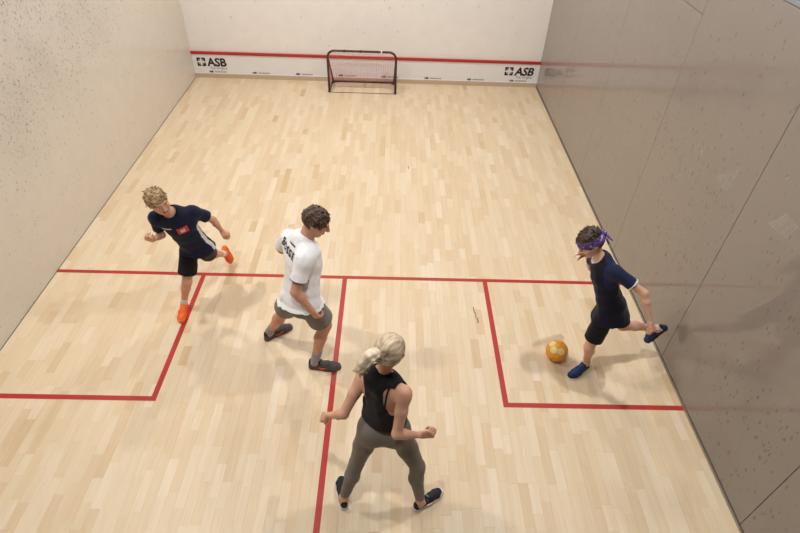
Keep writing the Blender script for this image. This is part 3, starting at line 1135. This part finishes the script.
        for sd in 'LR':      # room for the thighs under the hem
            h_, k_ = J['hip' + sd], J['kn' + sd]
            prims.append((cap(h_, h_ + (k_ - h_) * .4, .092 * s * self.b['leg'] + .009, .092 * s * self.b['leg'] + .013), .02))
        lo = np.min([p.lo for p, _ in prims], 0); hi = np.max([p.hi for p, _ in prims], 0)
        sl = []
        for sd in 'LR':
            sh, el = J['sh' + sd], J['el' + sd]
            r0, r1 = .056 * s * g + .006, .060 * s * g + .009
            e2 = sh + (el - sh) * sleeve
            p = cap(sh + (J['neck'] - sh) * .05, e2, r0, r1, flat_b=True)
            sl.append((p, .03, e2, nrm(el - sh), r1))
            lo = np.minimum(lo, p.lo); hi = np.maximum(hi, p.hi)
        f = Field(lo - .04, hi + .04, .0055)
        for p, k in prims: f.add(p, k)
        hn = (c - e) / np.linalg.norm(c - e)
        f.cut(e, -hn)
        for p, k, *_ in sl: f.add(p, k)
        f.ripple(amp, 7, seed, 14, 34, along=self.u)
        f.ripple(amp * .35, 6, seed + 50, 45, 90, along=self.u)
        f.sub(cap(e - hn * .02, e + hn * .03, min(w, d) + inf), .01)
        for p, k, e2, ax, r1 in sl:
            f.sub(cap(e2 - ax * .02, e2 + ax * .05, r1 - .009, r1 - .007), .004)
        # neck opening
        nb = J['neck'] + (J['head'] - J['neck']) * .10 + self.fs * .012 - self.u * neck_drop
        na = nrm(J['head'] - J['neck'] + self.fs * .02)
        f.sub(cap(nb + na * .015, nb + na * .2, neck_r * s, neck_r * s * 1.5), .006)
        self.sleeve_info = sl; self.neck_info = (nb, na, neck_r * s); self.hem_info = (e, hn)
        base = np.array(lin(rgb))

        def cc(V):
            C = np.tile(base, (len(V), 1))
            if cols is not None: C = cols(self, V, C)
            return C
        o = field_obj(name, f, M_CLOTH, self.root, cc, self.base)
        self.shirt_obj = o
        return o

    def ring(self, name, parent, c, ax, r, thick, rgb, squash=1.0, side=None, drop=0.):
        """collar band around the neck"""
        ax = nrm(ax); sx = ortho(self.rs if side is None else side, ax); fy = np.cross(ax, sx)
        pts = []
        for i in range(29):
            a = 2 * math.pi * i / 28
            pts.append(v3(c) + sx * math.cos(a) * r + fy * math.sin(a) * r * squash - ax * drop * max(0, math.sin(a)) ** 2)
        f = prim_field([(cap(a, b_, thick), .004) for a, b_ in zip(pts, pts[1:])], .004)
        return field_obj(name, f, M_CLOTH, parent, np.array(lin(rgb)), self.base)

    def shorts(self, rgb, frac=.78, inf=.014, hemr=.088, seed=3, cols=None, amp=.005, top=.28, name='shorts'):
        J, s, g = self.J, self.s, self.b['leg']
        prims = [q for q in self.torso(.004, t0=-.2, t1=.45)]
        hems = []
        for sd in 'LR':
            h_, k_ = J['hip' + sd], J['kn' + sd]
            e = h_ + (k_ - h_) * frac
            prims.append((cap(h_, e, .092 * s * g + .005, hemr * s * g + inf, flat_b=True), .03))
            hems.append((e, nrm(k_ - h_), hemr * s * g + inf))
        lo = np.min([p.lo for p, _ in prims], 0); hi = np.max([p.hi for p, _ in prims], 0)
        f = Field(lo - .03, hi + .03, .0055)
        for p, k in prims: f.add(p, k)
        f.cut(self.torso_line(top), self.u)
        f.ripple(amp, 7, seed, 16, 40)
        for e, ax, r in hems:
            f.sub(cap(e - ax * .018, e + ax * .04, r - .010, r - .007), .004)
        base = np.array(lin(rgb))

        def cc(V):
            C = np.tile(base, (len(V), 1))
            return cols(self, V, C) if cols else C
        self.hems = hems
        return field_obj(name, f, M_CLOTH, self.root, cc, self.base)

    def decal(self, name, me, parent, origin, xdir, ydir, mat, off=.004, reach=.25):
        """lay a flat printed shape (mesh in x,y) onto the garment `parent`"""
        src = parent.data
        n = len(src.vertices); co = np.empty(n * 3, np.float32); src.vertices.foreach_get('co', co)
        fl = np.empty(len(src.polygons) * 4, np.int32); src.loops.foreach_get('vertex_index', fl)
        bvh = BVHTree.FromPolygons([Vector(q) for q in co.reshape(-1, 3)], fl.reshape(-1, 4).tolist())
        xd = nrm(xdir); yd = ortho(ydir, xd); nd = np.cross(xd, yd)
        o3 = v3(origin) - self.base
        for v in me.vertices:
            p = o3 + xd * v.co.x + yd * v.co.y
            hit = bvh.ray_cast(Vector(p + nd * reach), Vector(-nd), reach * 2)
            q = np.array(hit[0]) if hit[0] is not None else p
            v.co = Vector(q + nd * (off + v.co.z))
        me.materials.clear(); me.materials.append(mat)
        return link(bpy.data.objects.new(name, me), parent)


def rect_mesh(x0, x1, y0, y1, nx=6, ny=6):
    V = [(x0 + (x1 - x0) * i / nx, y0 + (y1 - y0) * j / ny, 0) for j in range(ny + 1) for i in range(nx + 1)]
    Fq = [(j * (nx + 1) + i, j * (nx + 1) + i + 1, (j + 1) * (nx + 1) + i + 1, (j + 1) * (nx + 1) + i) for j in range(ny) for i in range(nx)]
    return np_mesh('patch', np.array(V), np.array(Fq))


def hair_field(P, inf, front, low, tufts=0, seed=1, tl=.03, fr_tilt=(.80, -.60), h=.004, sweep=(0, 0, 0), cut_low=True, k=.008, side_cut=.03, tr=.011, lift=.35):
    s = P.hs; c = P.J['head']; f_, u_, r_ = P.hf, P.hu, P.hr
    Q = lambda a, b_, d: c + (r_ * a + f_ * b_ + u_ * d) * s
    prims = [(ell(Q(0, -.014, .028), (r_, f_, u_), ((.076 + inf) * s, (.096 + inf) * s, (.087 + inf) * s)), .01),
             (ell(Q(0, -.040, -.010), (r_, f_, u_), ((.066 + inf) * s, (.062 + inf) * s, (.070 + inf) * s)), .02)]
    lo = np.min([p.lo for p, _ in prims], 0) - .05; hi = np.max([p.hi for p, _ in prims], 0) + .05
    F = Field(lo, hi, h)
    for p, kk in prims: F.add(p, kk)
    n = f_ * fr_tilt[0] + u_ * fr_tilt[1]
    F.cut(Q(0, front * fr_tilt[0], front * fr_tilt[1]), n)          # hair line on the forehead and temples
    if cut_low: F.cut(Q(0, 0, low), -(u_ + f_ * .35))
    for q in (-1, 1):                                                # clear the ears
        F.sub(ell(Q(q * .088, .012, -.012), (r_, f_, u_), (.03 * s, side_cut * s, .036 * s)), .01)
    rs = np.random.default_rng(seed)
    for i in range(tufts):
        d = nrm(rs.normal(size=3))
        loc = d[0] * r_ + d[1] * f_ + d[2] * u_
        if d[2] < -.15 or (d[1] * fr_tilt[0] + d[2] * fr_tilt[1]) > .45: continue
        a = Q(d[0] * (.074 + inf), -.014 + d[1] * (.092 + inf), .028 + d[2] * (.084 + inf))
        fl_ = v3(sweep); fl_ = fl_ - loc * (fl_ @ loc)
        dv = nrm(nrm(fl_) + loc * lift + rs.normal(size=3) * .22)
        F.add(cap(a, a + dv * tl * s * rs.uniform(.5, 1.1), tr * s, .0035 * s), k)
    return F


def hair_cols(P, dark, light, seed, along=None, mix=.5, fine=70.):
    dk, lt = np.array(lin(dark)), np.array(lin(light))

    def fn(V):
        q = V - P.J['head']
        if along is not None:
            a = nrm(along); q = q - a * (q @ a)[:, None] * .85
        w = np.clip(mix + .30 * fnoise(q, fine, seed) + .18 * fnoise(q, fine * 2.4, seed + 1), 0, 1)[:, None]
        return dk * (1 - w) + lt * w
    return fn


MALE = [(-.16, .120, .095, 0), (0, .158, .112, -.006), (.2, .150, .106, 0), (.42, .144, .102, .004), (.66, .158, .112, .004), (.86, .160, .100, -.004), (1.0, .105, .070, -.012)]
BOY = [(t, w * .86, d * .86, f) for t, w, d, f in MALE]
FEM = [(-.16, .125, .100, 0), (0, .166, .116, -.010), (.2, .142, .098, 0), (.42, .124, .088, .004), (.66, .138, .098, .002), (.86, .138, .088, -.004), (1.0, .085, .062, -.012)]

GRP = None
FIST = (72, 88, 55); RELAX = (28, 38, 25); HALF = (48, 62, 40); OPEN = (12, 16, 10)
# ---- blond boy running
J = pose(anL=(1.874,4.357,.247),anR=(1.576,3.748,.072),elL=(2.011,3.944,1.014),elR=(1.56,3.794,.937),haL=(2.082,3.988,.789),haR=(1.570,3.515,1.10),head=(1.691,3.661,1.405),hipL=(1.929,3.806,.8),hipR=(1.766,3.823,.779),knL=(1.835,4.055,.482),knR=(1.7,3.712,.423),neck=(1.753,3.726,1.239),pel=(1.847,3.816,.797),shL=(1.915,3.794,1.223),shR=(1.58,3.72,1.201),toL=(1.886,4.399,.076),toR=(1.587,3.582,.028),wrL=(2.03,4.052,.8),wrR=(1.572,3.578,1.048))
p = Person('blond boy in navy shirt and black shorts with orange shoes, running', J, 1.60,
           dict(torso=BOY, arm=.86, leg=.88, neck=.85, skin=(214, 160, 132), brow=(150, 116, 78), feet=dict(L=(.10, .10, -.99), R=None)),
           (.70, -.68, -.12), (-.25, .0, .97), 1.02)
p.body(dict(L=dict(palm=(-.4, .6, -.2), curl=FIST), R=dict(palm=(.2, .2, .9), curl=HALF)))
NAVY = (27, 31, 52)


def boy_cols(P, V, C):
    q = V - P.J['pel']; a = q @ P.rs; hgt = q @ P.u / np.linalg.norm(P.J['neck'] - P.J['pel']); fr = q @ P.fs
    side = (a < -.095) & (np.abs(fr - .045 + .03 * hgt) < .022) & (hgt < .62)
    C[side & (hgt > -.4)] = lin((214, 210, 208))
    return C


sh = p.shirt(NAVY, hem=-.07, seed=4, cols=boy_cols)
nb, na, nr = p.neck_info
p.ring('collar', sh, nb - na * .004, na, nr * .92, .009, (22, 25, 42))
fr = p.fs
o = p.decal('badge', rect_mesh(-.050, .050, -.029, .029), sh, p.torso_line(.72, -.035, 0), -p.rs, p.u, plain('badge_red', (196, 62, 66), .7), .003)
p.decal('badge_mark', rect_mesh(-.022, .022, -.014, .014, 3, 3), o, p.torso_line(.72, -.035, 0), -p.rs, p.u, plain('badge_mark', (226, 176, 172), .7), .003)
p.decal('chest_mark', rect_mesh(-.045, .045, -.006, .006, 8, 2), sh, p.torso_line(.80, .100, 0), -p.rs, p.u, plain('badge_white', (220, 220, 224), .7), .003)
p.shorts((24, 23, 26), frac=.74, hemr=.096, seed=8)
for sd in 'LR':
    p.sock(sd, (226, 220, 214), top=.74)
    tag(p.shoe(sd, dict(upper=(242, 106, 42), accent=(246, 140, 70), sole=(244, 120, 52), lace=(236, 84, 30), band=(226, 96, 40), scale=.98)), 'bright orange shoe')
F = hair_field(p, .006, .082, -.040, tufts=700, seed=5, tl=.036, sweep=tuple(p.hf * .9 + p.hr * .45), side_cut=.038, tr=.0062, lift=.16, k=.006, h=.0032)
field_obj('hair', F, M_HAIR, p.root, hair_cols(p, (88, 69, 48), (186, 155, 112), 9, None, .52, 95), p.base)

# ---- man in white
J = pose(anL=(2.528,3.372,.09),anR=(3.016,3.020,.085),elL=(2.745,3.481,1.063),elR=(2.952,2.900,1.105),haL=(2.975,3.43,1.075),haR=(3.108,2.876,.845),head=(3.109,3.223,1.561),hipL=(2.866,3.086,.873),hipR=(3.023,2.981,.9),knL=(2.744,3.274,.492),knR=(3.129,3.108,.497),neck=(2.996,3.211,1.381),pel=(2.955,3.05,.89),shL=(2.847,3.336,1.315),shR=(3.03,3.006,1.357),toL=(2.650,3.475,.019),toR=(3.196,3.012,.035),wrL=(2.92,3.45,1.06),wrR=(3.063,2.886,.920))
p = Person('man in white polo shirt and grey shorts, crouching with knees bent', J, 1.80,
           dict(torso=MALE, arm=1.0, leg=.97, neck=1.0, skin=(206, 152, 124), brow=(70, 48, 36), feet=dict(L=None, R=None)),
           (.88, -.10, -.46), (.42, .05, .90), 1.06)
p.body(dict(L=dict(palm=(0, -.8, .3), curl=RELAX), R=dict(palm=(.4, .5, -.2), curl=HALF)))
WHITE = (240, 239, 240)


def man_cols(P, V, C):
    for pr, k, e2, ax, r1 in P.sleeve_info:
        t = (V - e2) @ ax; rad = np.linalg.norm((V - e2) - t[:, None] * ax, axis=1)
        C[(t > -.010) & (rad < r1 + .02) & (t < .01)] = lin((40, 42, 54))
    return C


sh = p.shirt(WHITE, hem=-.05, sleeve=.66, seed=12, cols=man_cols, amp=.012, inf=.018, loose=.03, name='polo_shirt')
nb, na, nr = p.neck_info
p.ring('collar', sh, nb + na * .010, na + p.fs * -.1, nr * 1.02, .014, (236, 235, 236), drop=.01)
bx, by = p.rs, p.u
tx = text_mesh('BOSSE', .088, offset=.003, align='CENTER', spacing=1.12)
p.decal('name_print', tx, sh, p.torso_line(.82, -.022, 0), bx - by * .22, by, plain('shirt_print', (38, 40, 52), .7), .004)
mb = rect_mesh(-.045, .045, -.007, .007, 10, 2)
p.decal('small_print', mb, sh, p.torso_line(.99, .045, 0), bx - by * .22, by, plain('shirt_print_small', (92, 92, 100), .7), .004)


def man_short_cols(P, V, C):
    for e, ax, r in P.hems:
        t = (V - e) @ ax
        C[(t > -.012) & (np.linalg.norm(V - e, axis=1) < r + .03)] = lin((96, 92, 92))
    return C


p.shorts((128, 122, 118), frac=.70, hemr=.100, seed=18, cols=man_short_cols)
for sd in 'LR':
    p.sock(sd, (150, 146, 148), top=.66)
    tag(p.shoe(sd, dict(upper=(78, 74, 76), accent=(200, 84, 50), sole=(84, 78, 78), lace=(150, 146, 148), collar=(38, 36, 38), band=(170, 62, 44), mark=(206, 92, 60), scale=1.0)), 'dark grey shoe with red sole edge')
F = hair_field(p, .006, .072, -.052, tufts=600, seed=15, tl=.032, sweep=tuple(p.hf * .8 - p.hu * .3 + p.hr * .2), side_cut=.038, tr=.0065, lift=.14, k=.006, h=.0032)
field_obj('hair', F, M_HAIR, p.root, hair_cols(p, (44, 30, 24), (104, 76, 58), 19, None, .42, 95), p.base)

# ---- woman with the ponytail
J = pose(anL=(3.387,1.720,.082),anR=(3.969,1.705,.082),elL=(3.414,1.853,1.006),elR=(3.766,1.672,1.069),haL=(3.237,1.992,.752),haR=(4.001,1.755,.941),head=(3.710,1.948,1.537),hipL=(3.591,1.846,.856),hipR=(3.774,1.837,.856),knL=(3.493,1.811,.463),knR=(3.927,1.776,.480),neck=(3.669,1.931,1.342),pel=(3.683,1.871,.858),shL=(3.535,1.996,1.223),shR=(3.808,1.801,1.328),toL=(3.356,1.866,.006),toR=(4.106,1.798,.025),wrL=(3.287,1.960,.815),wrR=(3.925,1.772,.898))


def bust(P):
    s = P.s
    return [(ell(P.torso_line(.62, q * .068 * s, .072 * s), (P.rs, P.fs, P.u), (.062 * s, .05 * s, .06 * s)), .03) for q in (-1, 1)] + \
           [(ell(P.torso_line(-.06, q * .075 * s, -.070 * s), (P.rh, P.fh, P.u), (.085 * s, .075 * s, .095 * s)), .04) for q in (-1, 1)]


p = Person('woman with blond ponytail in black tank top and grey leggings, seen from behind', J, 1.70,
           dict(torso=FEM, arm=.84, leg=.92, neck=.80, skin=(214, 164, 138), brow=(150, 120, 90), feet=dict(L=None, R=None), extra=bust),
           (.62, .72, -.32), (.10, .22, .97), 1.02)
wbody = p.body(dict(L=dict(palm=(.3, .3, -.9), curl=FIST, thumb=.7), R=dict(palm=(-.1, .9, -.2), curl=FIST, thumb=.7)))
# leggings
prims = p.torso(.004, t0=-.2, t1=.45)
for q in bust(p)[2:]: prims.append((ell(p.torso_line(-.06, 0, 0), (p.rh, p.fh, p.u), (.01, .01, .01)), .01))
f = None
allp = p.torso(.004, t0=-.2, t1=.45)
legs = {sd: p.leg(sd, .004) for sd in 'LR'}
lo = np.min([q.lo for q, _ in allp + legs['L'] + legs['R']], 0) - .03; hi = np.max([q.hi for q, _ in allp + legs['L'] + legs['R']], 0) + .03
f = Field(lo, hi, .005)
for q, k in allp: f.add(q, k)
for sgn in (-1, 1):
    f.add(ell(p.torso_line(-.06, sgn * .075 * p.s, -.070 * p.s), (p.rh, p.fh, p.u), (.089 * p.s, .079 * p.s, .099 * p.s)), .04)
for sd in 'LR':
    for q, k in legs[sd]: f.add(q, k)
f.cut(p.torso_line(.34), p.u)
f.cut((0, 0, .135), (0, 0, -1))
f.ripple(.0016, 6, 31, 30, 70)
field_obj('leggings', f, M_SMOOTHCLOTH, p.root, np.array(lin((122, 113, 106))), p.base)
# tank top
prims = p.torso(.014, t0=.1, t1=1.0)
nk = [(cap(p.J['neck'] - p.u * .035 * p.s, p.J['sh' + sd] + (p.J['neck'] - p.J['sh' + sd]) * .15 - p.u * .01, .062 * p.s * .84 + .007, .056 * p.s * .84 + .007), .04) for sd in 'LR']
nk += [(cap(p.J['neck'] - p.u * .12 * p.s + (p.J['sh' + sd] - p.J['neck']) * .35, p.J['sh' + sd] - p.u * .03 * p.s, .085 * p.s * .84 + .007, .058 * p.s * .84 + .007), .04) for sd in 'LR']
for sgn in (-1, 1):
    nk.append((ell(p.torso_line(.62, sgn * .068 * p.s, .072 * p.s), (p.rs, p.fs, p.u), (.072 * p.s, .06 * p.s, .07 * p.s)), .03))
st = p.stations()
hemc = p.torso_line(.16)
prims.append((ecap(p.torso_line(.42), hemc, .140 * p.s, .104 * p.s, .166 * p.s, .126 * p.s, p.rs), .02))
lo = np.min([q.lo for q, _ in prims + nk], 0) - .03; hi = np.max([q.hi for q, _ in prims + nk], 0) + .03
f = Field(lo, hi, .005)
for q, k in prims + nk: f.add(q, k)
f.cut(hemc, -p.u)
f.ripple(.006, 7, 41, 16, 36, along=p.u)
for sgn, sd in ((-1, 'L'), (1, 'R')):
    deep = .0 if sd == 'L' else .10
    a = p.J['sh' + sd] + p.rs * sgn * .012 + p.u * .04
    b_ = p.torso_line(.60 - deep, sgn * .165 * p.s, -.02)
    f.sub(cap(a, b_, .050 * p.s, .050 * p.s), .01)
    f.sub(cap(a + p.fs * .12, b_ + p.fs * .1, .05 * p.s, .05 * p.s), .01)
    f.sub(cap(a - p.fs * .10 - p.u * .02, b_ - p.fs * .08, (.046 + deep * .36) * p.s, (.046 + deep * .36) * p.s), .01)
    f.sub(cap(p.J['sh' + sd] + p.rs * sgn * .02, p.J['sh' + sd] + p.rs * sgn * .09, .085 * p.s), .01)
for sgn in (-1, 1):      # racer back
    o_ = .0 if sgn > 0 else .04
    f.sub(cap(p.torso_line(.60, sgn * (.122 + o_), -.105), p.torso_line(.86, sgn * (.128 + o_), -.105), .078, .074), .010)
f.sub(cap(p.torso_line(1.0, 0, .03) + p.u * .02, p.torso_line(1.35, 0, .05), .062 * p.s, .12 * p.s), .008)
f.sub(cap(hemc - p.u * .03, hemc + p.u * .03, .105 * p.s), .01)
tank = field_obj('tank_top', f, M_CLOTH, p.root, np.array(lin((22, 21, 23))), p.base)
# bra strap over the bare shoulder blade
src = wbody.data
co = np.empty(len(src.vertices) * 3, np.float32); src.vertices.foreach_get('co', co); co = co.reshape(-1, 3)
fl = np.empty(len(src.polygons) * 4, np.int32); src.loops.foreach_get('vertex_index', fl)
bv = BVHTree.FromPolygons([Vector(q) for q in co], fl.reshape(-1, 4).tolist())
for sgn in (1,):
    pts = []
    for i in range(17):
        t = i / 16
        q = p.torso_line(1.0 - .50 * t, sgn * (.104 - .036 * t) * p.s, 0) - p.base
        hit = bv.ray_cast(Vector(q - p.fs * .3 + p.u * .12 * (1 - t)), Vector(nrm(p.fs * .3 - p.u * .12 * (1 - t))), .5)
        pts.append(np.array(hit[0]) + np.array(hit[1]) * .003 + p.base)
    f = prim_field([(cap(a, b_, .0055), .004) for a, b_ in zip(pts, pts[1:])], .0035)
    field_obj('bra_strap', f, M_CLOTH, p.root, np.array(lin((20, 19, 21))), p.base)
for sd in 'LR':
    tag(p.shoe(sd, dict(upper=(34, 32, 38), accent=(220, 218, 220), sole=(226, 220, 216), lace=(188, 186, 190), collar=(28, 27, 32), mark=(232, 228, 226), band=(206, 200, 196), scale=.95)), 'black running shoe with white sole')
# hair drawn back into a ponytail
F = hair_field(p, .012, .088, -.068, tufts=0, h=.004, side_cut=.022, fr_tilt=(.86, -.50))
pony0 = p.J['head'] + (-p.hf * .095 + p.hu * .035) * p.hs
F.ripple(.003, 6, 77, 120, 220, along=p.hf)
sweep = nrm(pony0 - (p.J['head'] + p.hf * .05 + p.hu * .06))
dk, lt = (128, 104, 80), (234, 214, 184)
hc = hair_cols(p, dk, lt, 29, p.hf + p.hu * .3, .58, 80)


def wcols(V):
    C = hc(V)
    q = (V - p.J['head']) @ p.hu
    roots = np.clip((-.01 - q) / .05, 0, 1)[:, None] * .45
    return C * (1 - roots) + np.array(lin((112, 90, 72))) * roots


hair = field_obj('hair', F, M_HAIR, p.root, wcols, p.base)
# ponytail hangs from the tie, swung out to her left
tail = [pony0, pony0 + v3((-.034, -.018, .012)), pony0 + v3((-.070, -.030, -.006)), pony0 + v3((-.098, -.040, -.045)), pony0 + v3((-.118, -.045, -.095)), pony0 + v3((-.128, -.045, -.135))]
rad = [.018, .028, .034, .034, .024, .008]
pr = [(cap(a, b_, r0, r1), .02) for a, b_, r0, r1 in zip(tail, tail[1:], rad, rad[1:])]
rs = np.random.default_rng(3)
for i in range(26):
    off = rs.normal(size=3) * .012
    q = [t + off * (r / .03) for t, r in zip(tail, rad)]
    q[-1] = q[-1] + rs.normal(size=3) * .015
    for a, b_ in zip(q[1:], q[2:]): pr.append((cap(a, b_, .008, .006), .010))
f = prim_field(pr, .004)
tdir = nrm(tail[-2] - tail[1])
field_obj('ponytail', f, M_HAIR, hair, hair_cols(p, (170, 146, 118), (236, 222, 198), 39, tdir, .62, 120), p.base)
f = prim_field([(cap(pony0 + sweep * .0 - v3((0, .0, 0)), pony0 + v3((-.016, -.008, .006)), .026, .026), .01)], .004)
field_obj('hair_tie', f, M_CLOTH, hair, np.array(lin((214, 200, 178))), p.base)

# ---- boy with the purple headband, about to kick
J = pose(anL=(5.597,3.077,.082),anR=(6.262,3.275,.362),elL=(5.75,2.931,1.147),elR=(5.53,3.48,.93),haL=(5.872,2.775,.855),haR=(5.38,3.435,1.135),head=(5.33,3.242,1.403),hipL=(5.555,2.994,.844),hipR=(5.668,3.118,.832),knL=(5.5,2.96,.449),knR=(5.865,3.205,.465),neck=(5.455,3.212,1.257),pel=(5.608,3.061,.846),shL=(5.519,3.047,1.268),shR=(5.459,3.381,1.196),toL=(5.465,2.981,.029),toR=(6.277,3.225,.282),wrL=(5.840,2.818,.930),wrR=(5.44,3.46,1.10))
p = Person('boy with purple headband in navy shirt and black shorts, swinging a leg back to kick', J, 1.62,
           dict(torso=BOY, arm=.84, leg=.86, neck=.85, skin=(222, 174, 148), brow=(70, 48, 36), feet=dict(L=None, R=(-.44, .09, -.89))),
           (-.80, -.34, -.50), (-.48, .10, .87), 1.02)
p.body(dict(L=dict(palm=(-.5, .5, 0), curl=HALF, thumb=.4), R=dict(palm=(-.1, -.9, -.3), curl=OPEN, spread=.6, thumb=.2)))


def kick_cols(P, V, C):
    for pr, k, e2, ax, r1 in P.sleeve_info:
        t = (V - e2) @ ax; rad = np.linalg.norm((V - e2) - t[:, None] * ax, axis=1)
        C[(t > -.016) & (rad < r1 + .02) & (t < .01)] = lin((226, 222, 222))
    q = V - P.J['pel']; hgt = q @ P.u / np.linalg.norm(P.J['neck'] - P.J['pel']); a = q @ P.rs; frr = q @ P.fs
    lower = (hgt < .50) | ((frr > .01) & (np.abs(a) < .125))
    C[lower] = lin((24, 26, 40))
    return C


sh = p.shirt((33, 39, 68), hem=-.20, seed=24, cols=kick_cols, amp=.007, loose=.03)
nb, na, nr = p.neck_info
p.ring('collar', sh, nb + na * .006, na, nr * 1.0, .011, (222, 218, 218), drop=.01)
# white piping from the collar over the shoulder blade
src = sh.data
co = np.empty(len(src.vertices) * 3, np.float32); src.vertices.foreach_get('co', co); co = co.reshape(-1, 3)
fl = np.empty(len(src.polygons) * 4, np.int32); src.loops.foreach_get('vertex_index', fl)
bv = BVHTree.FromPolygons([Vector(q) for q in co], fl.reshape(-1, 4).tolist())
pts = []
for i in range(15):
    t = i / 14
    q = p.torso_line(1.02 - .22 * t, -(.045 + .10 * t) * p.s, -.06 - .02 * t) - p.base
    hit = bv.find_nearest(Vector(q)); pts.append(np.array(hit[0]) + np.array(hit[1]) * .001 + p.base)
f = prim_field([(cap(a, b_, .004), .003) for a, b_ in zip(pts, pts[1:])], .003)
field_obj('piping', f, M_CLOTH, sh, np.array(lin((214, 212, 218))), p.base)
so = p.shorts((22, 22, 26), frac=.76, hemr=.086, seed=28)
for sd in 'LR':
    p.sock(sd, (206, 196, 188), top=.90, inf=.004)
    tag(p.shoe(sd, dict(upper=(36, 56, 100), accent=(50, 76, 126), sole=(32, 46, 84), lace=(60, 84, 134), collar=(26, 34, 62), band=(40, 60, 104), scale=.98)), 'dark blue shoe')
F = hair_field(p, .010, .084, -.060, tufts=500, seed=25, tl=.042, sweep=tuple(p.hf * .8 + p.hr * .3), side_cut=.02, fr_tilt=(.85, -.52), tr=.0062, lift=.08, k=.006, h=.0032)
hair = field_obj('hair', F, M_HAIR, p.root, hair_cols(p, (38, 27, 22), (88, 66, 52), 49, p.hf, .40, 95), p.base)
# headband
s = p.hs; c = p.J['head']; f_, u_, r_ = p.hf, p.hu, p.hr
Q = lambda a, b_, d: c + (r_ * a + f_ * b_ + u_ * d) * s
bf = Field(c - .17, c + .17, .004)
bf.add(ell(Q(0, -.014, .026), (r_, f_, u_), (.093 * s, .114 * s, .110 * s)), .01)
bn = nrm(u_ * .97 + f_ * -.10)
bf.cut(Q(0, 0, .064), bn); bf.cut(Q(0, 0, .008), -bn)
bf.ripple(.003, 5, 91, 50, 100)
bf.sub(ell(Q(0, -.014, .026), (r_, f_, u_), (.080 * s, .100 * s, .30 * s)), .004)


def band_cols(V):
    C = np.tile(np.array(lin((104, 74, 152))), (len(V), 1))
    n = fnoise(V, 75, 61)
    C[n > .85] = lin((188, 172, 206)); C[n < -1.1] = lin((70, 46, 116))
    return C


hb = field_obj('headband', bf, M_CLOTH, p.root, band_cols, p.base)
kn = Q(-.035, -.122, .030)
pr = [(ell(kn, (r_, f_, u_), (.024 * s, .020 * s, .026 * s)), .01)]
f = prim_field(pr, .004); field_obj('knot', f, M_CLOTH, hb, band_cols, p.base)
for q, dd in ((0, v3((.055, -.02, -.095))), (1, v3((.085, .00, -.07)))):
    sd_ = nrm(np.cross(dd, (1, 0, 0)))
    f = prim_field([(ecap(kn, kn + dd * .5, .012, .007, .020, .006, sd_), .01), (ecap(kn + dd * .5, kn + dd, .020, .006, .012, .005, sd_), .01)], .0035)
    field_obj('tail_end', f, M_CLOTH, hb, band_cols, p.base)

build_ball((5.335, 3.19), BALL_R)
